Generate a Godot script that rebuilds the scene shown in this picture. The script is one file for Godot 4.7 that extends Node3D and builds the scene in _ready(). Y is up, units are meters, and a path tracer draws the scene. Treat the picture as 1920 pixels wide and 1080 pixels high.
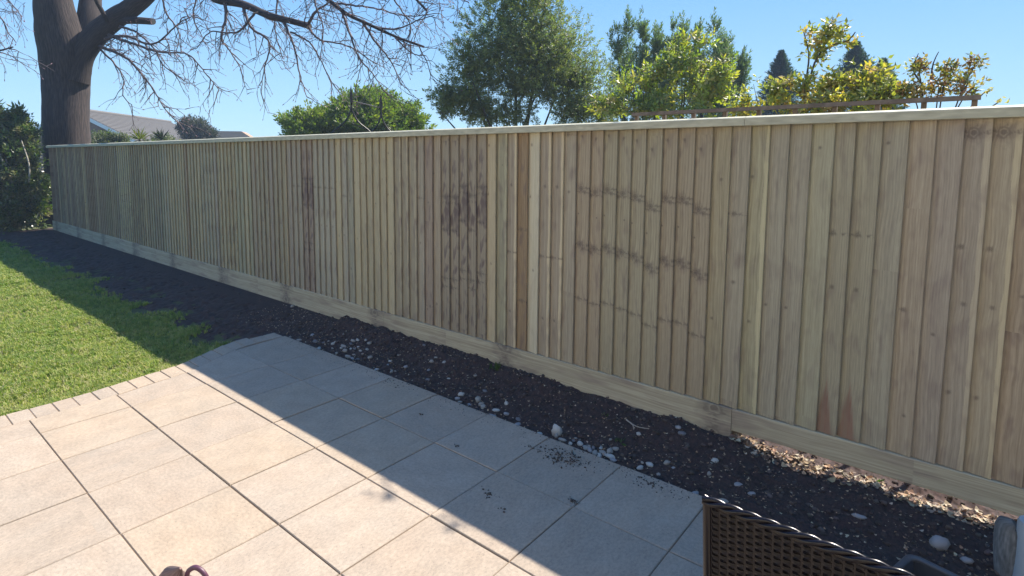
extends Node3D
# A garden corner: a long feather-edge fence with its shadow over a slab patio, a strip of bare soil and a lawn; trees and roofs beyond the fence.
# x runs along the fence (to the right), z towards the viewer, the patio's surface is y = 0, units are metres.

const FENCE_Z := -3.33
const SUN_SLOPE := Vector3(-0.22, -1.0, 0.874)      # how far a shadow moves while the light drops one metre

var rng := RandomNumberGenerator.new()
var counts := {}
var materials := {}
var noise := FastNoiseLite.new()
var fine := FastNoiseLite.new()


# ------------------------------------------------------------------ helpers
class Shape:
	var v := PackedVector3Array()
	var n := PackedVector3Array()
	var uv := PackedVector2Array()
	var c := PackedColorArray()
	var i := PackedInt32Array()
	var tint := Color.WHITE

	func corner(p: Vector3, normal: Vector3, t: Vector2) -> int:
		v.append(p)
		n.append(normal)
		uv.append(t)
		c.append(tint)
		return v.size() - 1

	func face(a: int, b: int, d: int) -> void:
		# front faces run clockwise: order the corners by their normals
		var cross := (v[b] - v[a]).cross(v[d] - v[a])
		if cross.dot(n[a] + n[b] + n[d]) > 0.0:
			i.append_array([a, d, b])
		else:
			i.append_array([a, b, d])

	func quad(a: Vector3, b: Vector3, d: Vector3, e: Vector3, out: Vector3, ta := Vector2(0, 0), tb := Vector2(1, 0), td := Vector2(1, 1), te := Vector2(0, 1)) -> void:
		var normal := (b - a).cross(e - a)
		if normal.length_squared() < 1e-16:
			normal = (d - b).cross(e - b)
		normal = normal.normalized()
		if normal.dot(out) < 0.0:
			normal = -normal
		var k := corner(a, normal, ta)
		corner(b, normal, tb)
		corner(d, normal, td)
		corner(e, normal, te)
		face(k, k + 1, k + 2)
		face(k, k + 2, k + 3)

	func triangle(a: Vector3, b: Vector3, d: Vector3, out: Vector3, ta := Vector2(0, 0), tb := Vector2(1, 0), td := Vector2(0.5, 1)) -> void:
		var normal := (b - a).cross(d - a).normalized()
		if normal.dot(out) < 0.0:
			normal = -normal
		var k := corner(a, normal, ta)
		corner(b, normal, tb)
		corner(d, normal, td)
		face(k, k + 1, k + 2)

	# a convex outline in x and y, swept from z0 to z1
	func prism(outline: Array, at: Transform3D, z0: float, z1: float) -> void:
		var mid := Vector2.ZERO
		for p in outline:
			mid += p / outline.size()
		var along := 0.0
		for k in outline.size():
			var p: Vector2 = outline[k]
			var q: Vector2 = outline[(k + 1) % outline.size()]
			var side := (p + q) / 2 - mid
			var l := p.distance_to(q)
			quad(at * Vector3(p.x, p.y, z0), at * Vector3(q.x, q.y, z0), at * Vector3(q.x, q.y, z1), at * Vector3(p.x, p.y, z1), at.basis * Vector3(side.x, side.y, 0), Vector2(along, z0), Vector2(along + l, z0), Vector2(along + l, z1), Vector2(along, z1))
			along += l
		for k in range(1, outline.size() - 1):
			for z in [z0, z1]:
				var a: Vector2 = outline[0]
				var b: Vector2 = outline[k]
				var d: Vector2 = outline[k + 1]
				triangle(at * Vector3(a.x, a.y, z), at * Vector3(b.x, b.y, z), at * Vector3(d.x, d.y, z), at.basis * Vector3(0, 0, z - (z0 + z1) / 2), a, b, d)

	func box(lo: Vector3, hi: Vector3, bevel := 0.0, at := Transform3D()) -> void:
		var outline := [Vector2(lo.x + bevel, lo.y), Vector2(hi.x - bevel, lo.y), Vector2(hi.x, lo.y + bevel), Vector2(hi.x, hi.y - bevel), Vector2(hi.x - bevel, hi.y), Vector2(lo.x + bevel, hi.y), Vector2(lo.x, hi.y - bevel), Vector2(lo.x, lo.y + bevel)]
		if bevel <= 0.0:
			outline = [Vector2(lo.x, lo.y), Vector2(hi.x, lo.y), Vector2(hi.x, hi.y), Vector2(lo.x, hi.y)]
		prism(outline, at, lo.z, hi.z)

	func tube(points: PackedVector3Array, radii: PackedFloat32Array, sides := 6, lumps: FastNoiseLite = null, lump := 0.0) -> void:
		var across := Vector3.ZERO
		var rings := []
		var along := 0.0
		for k in points.size():
			var dir := (points[mini(k + 1, points.size() - 1)] - points[maxi(k - 1, 0)]).normalized()
			if across == Vector3.ZERO:
				across = dir.cross(Vector3.UP if absf(dir.y) < 0.9 else Vector3.RIGHT).normalized()
			across = (across - dir * across.dot(dir)).normalized()
			var other := dir.cross(across)
			if k:
				along += points[k].distance_to(points[k - 1])
			var first := v.size()
			for s in sides + 1:
				var a := TAU * s / sides
				var out := across * cos(a) + other * sin(a)
				var r := radii[k]
				if lumps:
					r *= 1.0 + lump * lumps.get_noise_3dv(points[k] + out * radii[k])
				corner(points[k] + out * r, out, Vector2(float(s) / sides, along))
			rings.append(first)
		for k in rings.size() - 1:
			for s in sides:
				var a: int = rings[k] + s
				var b: int = rings[k + 1] + s
				face(a, a + 1, b + 1)
				face(a, b + 1, b)
		for end in [0, rings.size() - 1]:
			var dir := (points[1] - points[0]).normalized() * -1.0 if end == 0 else (points[-1] - points[-2]).normalized()
			var k := corner(points[end], dir, Vector2(0.5, 0.5))
			var first := v.size()
			for s in sides:
				corner(v[rings[end] + s], dir, Vector2(0.5, 0.5))
			for s in sides:
				face(k, first + s, first + (s + 1) % sides)

	# a closed lumpy round body
	func lump(at: Transform3D, rough: float, lumps: FastNoiseLite, around := 9, up := 6) -> void:
		var first := v.size()
		var centre := at.origin
		for r in up + 1:
			for s in around + 1:
				var a := TAU * s / around
				var b := PI * r / up
				var d := Vector3(sin(b) * cos(a), cos(b), sin(b) * sin(a))
				var k := 1.0 + rough * lumps.get_noise_3dv(d * 0.9 + centre * 7.0)
				corner(at * (d * k), (at.basis.inverse().transposed() * d).normalized(), Vector2(float(s) / around, float(r) / up))
		for r in up:
			for s in around:
				var a := first + r * (around + 1) + s
				var b := a + around + 1
				if r:
					face(a, a + 1, b + 1)
				if r < up - 1:
					face(a, b + 1, b)

	func mesh() -> ArrayMesh:
		var arrays := []
		arrays.resize(Mesh.ARRAY_MAX)
		arrays[Mesh.ARRAY_VERTEX] = v
		arrays[Mesh.ARRAY_NORMAL] = n
		arrays[Mesh.ARRAY_TEX_UV] = uv
		arrays[Mesh.ARRAY_COLOR] = c
		arrays[Mesh.ARRAY_INDEX] = i
		var m := ArrayMesh.new()
		m.add_surface_from_arrays(Mesh.PRIMITIVE_TRIANGLES, arrays)
		return m


func numbered(called: String, parent: Node) -> String:
	var key := str(parent.get_instance_id()) + called
	var k: int = counts.get(key, 0)
	counts[key] = k + 1
	return called if k == 0 else "%s_%03d" % [called, k]


func tag(o: Node, label := "", category := "", group := "", kind := "") -> Node:
	for pair in [["label", label], ["category", category], ["group", group], ["kind", kind]]:
		if pair[1] != "":
			o.set_meta(pair[0], pair[1])
	return o


func put(called: String, m: Mesh, material: Material, parent: Node = self, at := Transform3D()) -> MeshInstance3D:
	var o := MeshInstance3D.new()
	o.name = numbered(called, parent)
	o.mesh = m
	o.material_override = material
	o.transform = at
	parent.add_child(o, true)
	return o


func thing(called: String, where: Vector3, label: String, category: String, group := "", turn := 0.0) -> Node3D:
	var o := Node3D.new()
	o.name = numbered(called, self)
	o.position = where
	o.rotation.y = turn
	add_child(o, true)
	tag(o, label, category, group)
	return o


func scatter(called: String, m: Mesh, material: Material, where: Array, colors: Array, parent: Node = self) -> MultiMeshInstance3D:
	var mm := MultiMesh.new()
	mm.transform_format = MultiMesh.TRANSFORM_3D
	mm.use_colors = true
	mm.mesh = m
	mm.instance_count = where.size()
	for k in where.size():
		mm.set_instance_transform(k, where[k])
		mm.set_instance_color(k, colors[k])
	var o := MultiMeshInstance3D.new()
	o.name = numbered(called, parent)
	o.multimesh = mm
	o.material_override = material
	parent.add_child(o, true)
	tag(o, "", "", "", "stuff")
	return o


func lin(r: float, g: float, b: float) -> Color:      # a real-world base colour, as albedo_color wants it
	return Color(r, g, b).linear_to_srgb()


func paint(color: Color, roughness := 0.8, metallic := 0.0) -> StandardMaterial3D:
	var m := StandardMaterial3D.new()
	m.albedo_color = color
	m.roughness = roughness
	m.metallic = metallic
	return m


func leafy(roughness := 0.55, through := Color(0.9, 1.0, 0.45)) -> StandardMaterial3D:
	var m := paint(Color.WHITE, roughness)
	m.vertex_color_use_as_albedo = true
	m.cull_mode = BaseMaterial3D.CULL_DISABLED
	m.backlight_enabled = true
	m.backlight = through
	return m


func tinted(roughness := 0.85) -> StandardMaterial3D:
	var m := paint(Color.WHITE, roughness)
	m.vertex_color_use_as_albedo = true
	return m


func around(base: Color, spread: float) -> Color:
	var k := 1.0 + rng.randf_range(-spread, spread)
	return Color(base.r * k * (1.0 + rng.randf_range(-spread, spread) * 0.4), base.g * k, base.b * k * (1.0 + rng.randf_range(-spread, spread) * 0.4))


func ball() -> Vector3:
	while true:
		var p := Vector3(rng.randf_range(-1, 1), rng.randf_range(-1, 1), rng.randf_range(-1, 1))
		if p.length_squared() <= 1.0 and p.length_squared() > 0.001:
			return p
	return Vector3.UP


func aimed(dir: Vector3, size: float) -> Basis:       # y along dir, a random roll
	var y := dir.normalized()
	var x := y.cross(ball()).normalized()
	return Basis(x, y, x.cross(y)).scaled(Vector3.ONE * size)


func curve(points: Array, step := 0.15) -> PackedVector3Array:
	var c := Curve3D.new()
	for k in points.size():
		var before: Vector3 = points[maxi(k - 1, 0)]
		var after: Vector3 = points[mini(k + 1, points.size() - 1)]
		var t := (after - before) / 6.0
		c.add_point(points[k], -t, t)
	c.bake_interval = step
	var out := c.get_baked_points()
	return out


func taper(count: int, r0: float, r1: float, power := 1.0) -> PackedFloat32Array:
	var out := PackedFloat32Array()
	for k in count:
		out.append(lerpf(r0, r1, pow(float(k) / maxf(1.0, count - 1), power)))
	return out


func picture(w: int, h: int, bytes: PackedByteArray) -> ImageTexture:
	return ImageTexture.create_from_image(Image.create_from_data(w, h, false, Image.FORMAT_RGB8, bytes))


# ------------------------------------------------------------------ textures
# sawn softwood, grain along v: streaks, knots that bend the grain, sap stain, a pale sapwood edge
func wood_picture(number: int, light: Color, dark: Color, knots: Array, stain := 0.3, pale_edge := 0.0, wedge := false, w := 80, h := 960) -> ImageTexture:
	var streak := FastNoiseLite.new()
	streak.seed = 100 + number
	streak.frequency = 1.0
	streak.fractal_octaves = 3
	var patch := FastNoiseLite.new()
	patch.seed = 300 + number
	patch.frequency = 1.0
	patch.fractal_octaves = 3
	var bytes := PackedByteArray()
	bytes.resize(w * h * 3)
	var purple := Color(0.40, 0.325, 0.30)
	var pale := Color(0.86, 0.79, 0.62)
	var red := Color(0.50, 0.30, 0.24)
	for y in h:
		var v := float(y) / h
		var near := []
		for k in knots:
			if absf(v - k.y) < k.z * 0.55 + 0.05:
				near.append(k)
		var sway := patch.get_noise_2d(3.0, v * 2.2) * 0.5
		var edge := 0.84 + 0.10 * patch.get_noise_2d(9.0, v * 4.0)
		for x in w:
			var u := float(x) / w
			var warp := sway
			var knot := 0.0
			for k in near:
				var du: float = (u - k.x)
				var dv: float = (v - k.y) * 12.5
				var d := sqrt(du * du + dv * dv) / maxf(0.02, k.z)
				warp += 0.55 * signf(du) * exp(-d * d * 0.5) * minf(1.0, absf(du) * 6.0)
				d *= 1.0 + 0.5 * streak.get_noise_2d(u * 3.0 + k.y * 50.0, v * 34.0)
				if d < 1.0:
					knot = maxf(knot, 0.14 + 0.26 * absf(sin(d * 6.0)) if d > 0.4 else 0.48)
				elif d < 2.2:
					knot = maxf(knot, 0.17 * (2.2 - d))
				if k.z > 0.075:
					var bend: float = dv + 0.25 * k.z * streak.get_noise_2d(u * 4.0, k.y * 9.0)
					knot = maxf(knot, 0.42 * exp(-bend * bend / (k.z * k.z * 0.5)) * clampf(0.45 + 1.3 * streak.get_noise_2d(u * 5.0, v * 60.0 + k.x * 9.0), 0.0, 1.0))
			var g := 0.8 * streak.get_noise_2d(u * 10.0 + warp * 2.2, v * 1.6) + 0.55 * streak.get_noise_2d(u * 30.0 + warp * 6.0, v * 14.0)
			var s := clampf((patch.get_noise_2d(u * 1.3 + warp, v * 6.0) - 0.12) * 2.2, 0.0, 1.0) * stain
			var col := dark.lerp(light, clampf(0.62 + 0.62 * g, 0.0, 1.0))
			if pale_edge > 0.0 and u > edge:
				col = col.lerp(pale, pale_edge)
			elif pale_edge < 0.0 and u < 1.0 - edge:
				col = col.lerp(pale, -pale_edge)
			col = col.lerp(purple, clampf(s, 0.0, 0.8))
			if wedge:
				var reach := (v - 0.80) / 0.20
				var inside := reach * 0.40 - absf(u - 0.5 + warp * 0.1) + 0.10 * g
				if reach > 0.0 and inside > 0.0:
					col = col.lerp(red, minf(0.62, inside * 5.0) * (0.75 + 0.5 * g))
			col = col.lerp(purple * 0.62, clampf(knot, 0.0, 0.9))
			var at := (y * w + x) * 3
			bytes[at] = clampi(int(col.r * 0.985 * 255.0), 0, 255)
			bytes[at + 1] = clampi(int(col.g * 1.0 * 255.0), 0, 255)
			bytes[at + 2] = clampi(int(col.b * 1.03 * 255.0), 0, 255)
	return picture(w, h, bytes)


# cast concrete: soft mottling, fine grains, small pits and a few brown specks
func slab_picture(number: int, base: Color, size := 448) -> ImageTexture:
	var broad := FastNoiseLite.new()
	broad.seed = number
	broad.frequency = 1.0
	broad.fractal_octaves = 4
	var grain := RandomNumberGenerator.new()
	grain.seed = number * 7 + 1
	var bytes := PackedByteArray()
	bytes.resize(size * size * 3)
	for y in size:
		for x in size:
			var u := float(x) / size
			var v := float(y) / size
			var k := 1.0 + 0.06 * broad.get_noise_2d(u * 4.0, v * 7.0) + 0.09 * broad.get_noise_2d(u * 34.0 + 50.0, v * 60.0) + grain.randf_range(-0.05, 0.05)
			var warm := 0.015 * broad.get_noise_2d(u * 3.0 + 20.0, v * 3.0)
			if broad.get_noise_2d(u * 70.0 + 9.0, v * 70.0) > 0.52:
				k *= 0.85
			var at := (y * size + x) * 3
			bytes[at] = clampi(int(base.r * 255.0 * (k + warm)), 0, 255)
			bytes[at + 1] = clampi(int(base.g * 255.0 * k), 0, 255)
			bytes[at + 2] = clampi(int(base.b * 255.0 * (k - warm)), 0, 255)
	return picture(size, size, bytes)


func mottle(number: int, a: Color, b: Color, scale_x: float, scale_y: float, size := 256, sharp := 1.0, seamless_noise := false) -> ImageTexture:
	var n := FastNoiseLite.new()
	n.seed = number
	n.frequency = 1.0
	n.fractal_octaves = 4
	var bytes := PackedByteArray()
	bytes.resize(size * size * 3)
	for y in size:
		for x in size:
			var u := TAU * x / size
			var v := TAU * y / size
			# sampled on a torus, so that the picture repeats without a seam
			var t := 0.5 + 0.5 * sharp * (n.get_noise_3d(cos(u) * scale_x, sin(u) * scale_x + 7.0 * 0.0, cos(v) * scale_y + 3.0) + n.get_noise_3d(sin(v) * scale_y, cos(u) * scale_x + 11.0, sin(u) * scale_x))
			var col := a.lerp(b, clampf(t, 0.0, 1.0))
			var at := (y * size + x) * 3
			bytes[at] = int(col.r * 0.985 * 255.0)
			bytes[at + 1] = int(col.g * 255.0)
			bytes[at + 2] = int(col.b * 255.0)
	return picture(size, size, bytes)


# ------------------------------------------------------------------ plants
func leaf(s: Shape, base: Vector3, along: Vector3, side: Vector3, length: float, width: float, fold := 0.25) -> void:
	var up := along.cross(side).normalized()
	var tip := base + along * length
	var mid := base + along * length * 0.45
	var a := mid + side * width * 0.5 + up * width * fold
	var b := mid - side * width * 0.5 + up * width * fold
	s.triangle(base, a, tip, up)
	s.triangle(base, tip, b, up)


# a short twig with leaves round it, y along the twig, about one unit long
func sprig(number: int, leaves: int, length: float, width: float, open := 0.9, twig := 0.0) -> ArrayMesh:
	var r := RandomNumberGenerator.new()
	r.seed = number
	var s := Shape.new()
	for k in leaves:
		var t := float(k) / maxf(1.0, leaves - 1)
		var a := k * 2.4 + r.randf_range(-0.5, 0.5)
		var out := Vector3(cos(a), 0, sin(a))
		var o := lerpf(open, open * 0.45, t) * r.randf_range(0.7, 1.3)
		var dir := (out * o + Vector3.UP * r.randf_range(0.2, 0.9)).normalized()
		var side := dir.cross(Vector3.UP + ball() * 0.5).normalized()
		leaf(s, Vector3(0, t * 0.75, 0) + out * 0.01, dir, side, length * r.randf_range(0.7, 1.2), width * r.randf_range(0.75, 1.2))
	if twig > 0.0:
		s.tint = Color(0.5, 0.4, 0.35)
		s.tube(PackedVector3Array([Vector3(0, -0.25, 0), Vector3(0, 0.8, 0)]), PackedFloat32Array([twig, twig * 0.5]), 3)
	return s.mesh()


# sprigs through a set of ellipsoids [centre, radii, share], thinned by noise so that gaps show
func crown(called: String, tree: Node, blobs: Array, count: int, m: Mesh, material: Material, palette: Array, size: Vector2, lean := Vector3(0, 0.5, 0), gap := 0.12, lumps := 1.1, hollow := 0.45) -> void:
	var where := []
	var colors := []
	var total := 0.0
	for b in blobs:
		total += b[2]
	var tries := 0
	while where.size() < count and tries < count * 6:
		tries += 1
		var pick := rng.randf() * total
		var blob: Array = blobs[0]
		for b in blobs:
			pick -= b[2]
			if pick <= 0.0:
				blob = b
				break
		var d := ball().normalized()
		var c: Vector3 = blob[0]
		var reach := 0.80 + 0.42 * noise.get_noise_3dv(d * 1.4 / 0.35 * 0.35 + c * 0.7)
		var r := pow(rng.randf(), hollow) * reach
		var p: Vector3 = c + d * (blob[1] as Vector3) * r
		if noise.get_noise_3dv(p * lumps + Vector3(40, 0, 0)) > gap + rng.randf_range(0.0, 0.12):
			continue
		var dir := d * 0.7 + lean + ball() * 0.7
		where.append(Transform3D(aimed(dir, rng.randf_range(size.x, size.y)), p - (tree as Node3D).position))
		colors.append(around(palette[rng.randi() % palette.size()], 0.22))
	scatter(called, m, material, where, colors, tree)


func stems(tree: Node3D, base: Vector3, blobs: Array, radius: float, count: int, material: Material, fork := 0.3, called := "branch") -> void:
	for k in count:
		var blob: Array = blobs[k % blobs.size()]
		var aim: Vector3 = (blob[0] as Vector3) + ball() * (blob[1] as Vector3) * 0.75
		var mid := base.lerp(aim, 0.45) + Vector3(rng.randf_range(-0.15, 0.15), base.distance_to(aim) * 0.12, rng.randf_range(-0.15, 0.15))
		var start := base.lerp(base + Vector3(0, aim.y - base.y, 0), fork * rng.randf())
		var line := curve([start - tree.position, mid - tree.position, aim - tree.position], 0.3)
		var s := Shape.new()
		s.tube(line, taper(line.size(), radius * rng.randf_range(0.6, 1.0), radius * 0.12), 6)
		put(called, s.mesh(), material, tree)


# ------------------------------------------------------------------ the scene
func _ready() -> void:
	rng.seed = 20
	noise.seed = 5
	noise.frequency = 1.0
	noise.fractal_octaves = 2
	fine.seed = 9
	fine.frequency = 1.0
	fine.fractal_octaves = 3

	# --- camera, sky, sun, exposure
	var camera := Camera3D.new()
	camera.name = "camera"
	camera.projection = Camera3D.PROJECTION_FRUSTUM
	camera.near = 0.05
	camera.far = 900.0
	camera.size = 0.05
	camera.frustum_offset = Vector2(0.05 * 0.08333, -0.05 * 0.12963)
	camera.position = Vector3(0, 1.58, 0)
	camera.rotation_degrees = Vector3(-5.763, 41.784, 0)
	add_child(camera)
	camera.current = true

	var sky := ProceduralSkyMaterial.new()
	sky.sky_top_color = Color8(70, 152, 238)
	sky.sky_horizon_color = Color8(190, 234, 255)
	sky.sky_curve = 0.18
	sky.sky_energy_multiplier = 0.73
	sky.ground_bottom_color = Color8(90, 90, 80)
	sky.ground_horizon_color = Color8(150, 160, 150)
	sky.ground_energy_multiplier = 0.3
	var environment := Environment.new()
	environment.background_mode = Environment.BG_SKY
	environment.sky = Sky.new()
	environment.sky.sky_material = sky
	environment.tonemap_mode = Environment.TONE_MAPPER_LINEAR
	environment.tonemap_exposure = 2.4
	environment.fog_enabled = true
	environment.fog_density = 0.0021
	environment.fog_light_color = Color(0.82, 0.90, 1.0)
	environment.sdfgi_enabled = true
	environment.ssao_enabled = true
	environment.ssil_enabled = true
	var around_us := WorldEnvironment.new()
	around_us.name = "world_environment"
	around_us.environment = environment
	add_child(around_us)

	var sun := DirectionalLight3D.new()
	sun.name = "sun"
	sun.light_color = Color(1.0, 0.965, 0.91)
	sun.light_energy = 1.6
	sun.light_angular_distance = 0.5
	sun.shadow_enabled = true
	add_child(sun)
	sun.look_at_from_position(Vector3.ZERO, SUN_SLOPE)

	make_materials()
	ground_and_patio()
	fence()
	house_behind()
	houses()
	bare_tree()
	trees_beyond()
	right_shrubs()
	hedge_and_lawn()
	bed()
	furniture()


func make_materials() -> void:
	var grey := Color(0.66, 0.61, 0.51)
	var specs := [
		[Color(0.72, 0.66, 0.54), Color(0.55, 0.48, 0.38), [Vector3(0.4, 0.30, 0.06), Vector3(0.7, 0.62, 0.04)], 0.22, 0.0],
		[Color(0.70, 0.645, 0.54), Color(0.53, 0.47, 0.38), [Vector3(0.55, 0.24, 0.07), Vector3(0.3, 0.55, 0.08), Vector3(0.5, 0.83, 0.06)], 0.2, 0.7],
		[Color(0.68, 0.61, 0.51), Color(0.52, 0.45, 0.36), [Vector3(0.3, 0.45, 0.08), Vector3(0.6, 0.47, 0.05), Vector3(0.45, 0.90, 0.05)], 0.4, 0.0],
		[Color(0.72, 0.67, 0.55), Color(0.57, 0.52, 0.41), [Vector3(0.5, 0.12, 0.05)], 0.15, -0.6],
		[Color(0.70, 0.64, 0.52), Color(0.54, 0.47, 0.37), [Vector3(0.45, 0.05, 0.06), Vector3(0.45, 0.265, 0.14), Vector3(0.7, 0.28, 0.08), Vector3(0.4, 0.50, 0.14), Vector3(0.65, 0.515, 0.09), Vector3(0.4, 0.73, 0.10), Vector3(0.3, 0.37, 0.03)], 0.3, 0.0],
		[Color(0.71, 0.655, 0.52), Color(0.55, 0.49, 0.37), [Vector3(0.35, 0.20, 0.05), Vector3(0.5, 0.70, 0.06)], 0.2, 0.5],
		[Color(0.67, 0.63, 0.52), Color(0.51, 0.47, 0.37), [Vector3(0.5, 0.40, 0.06), Vector3(0.5, 0.81, 0.07)], 0.25, 0.0],
		[Color(0.69, 0.635, 0.53), Color(0.54, 0.48, 0.39), [Vector3(0.5, 0.045, 0.20), Vector3(0.4, 0.36, 0.07), Vector3(0.6, 0.52, 0.05), Vector3(0.4, 0.78, 0.05)], 0.2, 0.4],
		[Color(0.71, 0.66, 0.55), Color(0.54, 0.49, 0.40), [Vector3(0.4, 0.33, 0.08), Vector3(0.55, 0.57, 0.05)], 0.3, 0.0],
		[Color(0.68, 0.61, 0.51), Color(0.51, 0.44, 0.36), [Vector3(0.5, 0.28, 0.14), Vector3(0.7, 0.31, 0.09), Vector3(0.4, 0.45, 0.08), Vector3(0.5, 0.70, 0.14), Vector3(0.3, 0.74, 0.09)], 0.95, 0.0],
		[Color(0.62, 0.52, 0.38), Color(0.46, 0.36, 0.24), [Vector3(0.5, 0.42, 0.10), Vector3(0.4, 0.75, 0.10)], 0.4, 0.0],
		[Color(0.80, 0.745, 0.61), Color(0.70, 0.64, 0.51), [Vector3(0.35, 0.06, 0.05), Vector3(0.3, 0.29, 0.05), Vector3(0.6, 0.62, 0.05)], 0.1, 0.0],
		[Color(0.70, 0.645, 0.54), Color(0.54, 0.48, 0.40), [Vector3(0.6, 0.62, 0.04)], 0.2, 0.0],
		[Color(0.69, 0.64, 0.52), Color(0.54, 0.49, 0.38), [Vector3(0.6, 0.15, 0.03)], 0.35, 0.3],
	]
	for k in specs.size():
		var s: Array = specs[k]
		materials["wood%d" % k] = wood_material(wood_picture(k, s[0], s[1], s[2], s[3], s[4]))
	materials.wedge = wood_material(wood_picture(40, Color(0.69, 0.635, 0.52), Color(0.53, 0.47, 0.38), [Vector3(0.4, 0.35, 0.08), Vector3(0.5, 0.52, 0.06)], 0.2, 0.0, true))
	materials.rail = wood_material(wood_picture(50, Color(0.72, 0.67, 0.55), Color(0.53, 0.48, 0.38), [Vector3(0.5, 0.2, 0.3), Vector3(0.4, 0.7, 0.25)], 0.35, 0.0, false, 96, 960))
	materials.weathered = wood_material(wood_picture(51, Color(0.47, 0.42, 0.36), Color(0.31, 0.27, 0.23), [Vector3(0.5, 0.4, 0.2)], 0.4, 0.0, false, 64, 512))
	materials.cap = paint(lin(0.52, 0.47, 0.33), 0.65)
	materials.cap.albedo_texture = mottle(61, Color(0.80, 0.80, 0.80), Color(1, 1, 1), 1.5, 6.0, 128)
	for k in 4:
		var m := paint([Color(1, 1, 1), Color(0.98, 0.975, 0.97), Color(1.0, 0.99, 0.97), Color(0.965, 0.965, 0.965)][k], 0.88)
		m.albedo_texture = slab_picture(70 + k, Color(0.59, 0.537, 0.478))
		m.heightmap_enabled = true
		m.heightmap_scale = 0.12
		m.heightmap_texture = m.albedo_texture
		materials["slab%d" % k] = m
	materials.sand = paint(lin(0.15, 0.105, 0.07), 0.95)
	materials.soil = paint(Color.WHITE, 0.95)
	materials.soil.albedo_texture = mottle(80, Color(0.12, 0.084, 0.084), Color(0.31, 0.22, 0.20), 9.0, 9.0, 384)
	materials.soil.uv1_triplanar = true
	materials.soil.uv1_world_triplanar = true
	materials.soil.uv1_scale = Vector3.ONE * 1.3
	materials.turf = paint(Color.WHITE, 0.95)
	materials.turf.albedo_texture = mottle(81, Color(0.20, 0.22, 0.10), Color(0.33, 0.33, 0.16), 7.0, 7.0, 256)
	materials.turf.uv1_triplanar = true
	materials.turf.uv1_world_triplanar = true
	materials.bark = paint(Color.WHITE, 0.9)
	materials.bark.albedo_texture = mottle(82, Color(0.13, 0.10, 0.10), Color(0.275, 0.23, 0.215), 7.0, 2.2, 384, 1.5)
	materials.bark.uv1_scale = Vector3(2, 0.35, 1)
	materials.bark.heightmap_enabled = true
	materials.bark.heightmap_scale = 2.5
	materials.bark.heightmap_texture = materials.bark.albedo_texture
	materials.twig = paint(lin(0.085, 0.060, 0.058), 0.8)
	materials.stem = paint(lin(0.060, 0.048, 0.040), 0.85)


func wood_material(picture_of_wood: Texture2D) -> StandardMaterial3D:
	var m := paint(Color.WHITE, 0.8)
	m.albedo_texture = picture_of_wood
	m.heightmap_enabled = true
	m.heightmap_scale = 0.08
	m.heightmap_texture = picture_of_wood
	return m


# ------------------------------------------------------------------ ground, lawn sheet, patio
func sheet(lo: Vector2, hi: Vector2, y: float, step: float, height: Callable) -> ArrayMesh:
	var s := Shape.new()
	var nx := int(ceil((hi.x - lo.x) / step))
	var nz := int(ceil((hi.y - lo.y) / step))
	for r in nz + 1:
		for k in nx + 1:
			var x := lerpf(lo.x, hi.x, float(k) / nx)
			var z := lerpf(lo.y, hi.y, float(r) / nz)
			var h: float = height.call(x, z)
			var gx: float = height.call(x + 0.01, z) - h
			var gz: float = height.call(x, z + 0.01) - h
			s.corner(Vector3(x, y + h, z), Vector3(-gx, 0.01, -gz).normalized(), Vector2(x, z))
	for r in nz:
		for k in nx:
			var a := r * (nx + 1) + k
			s.face(a, a + 1, a + nx + 2)
			s.face(a, a + nx + 2, a + nx + 1)
	return s.mesh()


func paver(outline: Array, top: float, deep: float, bevel: float) -> ArrayMesh:
	var s := Shape.new()
	var mid := Vector2.ZERO
	for p in outline:
		mid += p / outline.size()
	var n := outline.size()
	var shift := Vector2(rng.randf(), rng.randf()) * 3.0
	var swap := rng.randf() < 0.5
	var tex := func(q: Vector2) -> Vector2: return (Vector2(q.y, q.x) if swap else q) * 1.0 + shift
	var inner := []
	for p in outline:
		var d: Vector2 = (mid - p)
		inner.append(p + Vector2(signf(d.x), signf(d.y)) * bevel)
	var tilt := Vector2(rng.randf_range(-0.003, 0.003), rng.randf_range(-0.003, 0.003))
	for k in range(1, n - 1):
		var a: Vector2 = inner[0]
		var b: Vector2 = inner[k]
		var c: Vector2 = inner[k + 1]
		s.triangle(Vector3(a.x, top + tilt.dot(a - mid), a.y), Vector3(b.x, top + tilt.dot(b - mid), b.y), Vector3(c.x, top + tilt.dot(c - mid), c.y), Vector3.UP, tex.call(a), tex.call(b), tex.call(c))
	for k in n:
		var a: Vector2 = outline[k]
		var b: Vector2 = outline[(k + 1) % n]
		var c: Vector2 = inner[(k + 1) % n]
		var d: Vector2 = inner[k]
		var out2 := (a + b) / 2 - mid
		var out := Vector3(out2.x, 0.1, out2.y)
		var ha := top - bevel + tilt.dot(a - mid)
		var hb := top - bevel + tilt.dot(b - mid)
		s.quad(Vector3(a.x, ha, a.y), Vector3(b.x, hb, b.y), Vector3(c.x, top + tilt.dot(c - mid), c.y), Vector3(d.x, top + tilt.dot(d - mid), d.y), out + Vector3.UP, tex.call(a), tex.call(b), tex.call(c), tex.call(d))
		s.quad(Vector3(a.x, top - deep, a.y), Vector3(b.x, top - deep, b.y), Vector3(b.x, hb, b.y), Vector3(a.x, ha, a.y), out, tex.call(a), tex.call(b), tex.call(b) + Vector2(0.05, 0), tex.call(a) + Vector2(0.05, 0))
	return s.mesh()


func edging_x(z: float) -> float:       # the inner edge of the row of edging blocks
	return -4.155 - 0.06 * smoothstep(-1.0, -1.6, z) - 0.26 * smoothstep(-1.55, -2.35, z)


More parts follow.
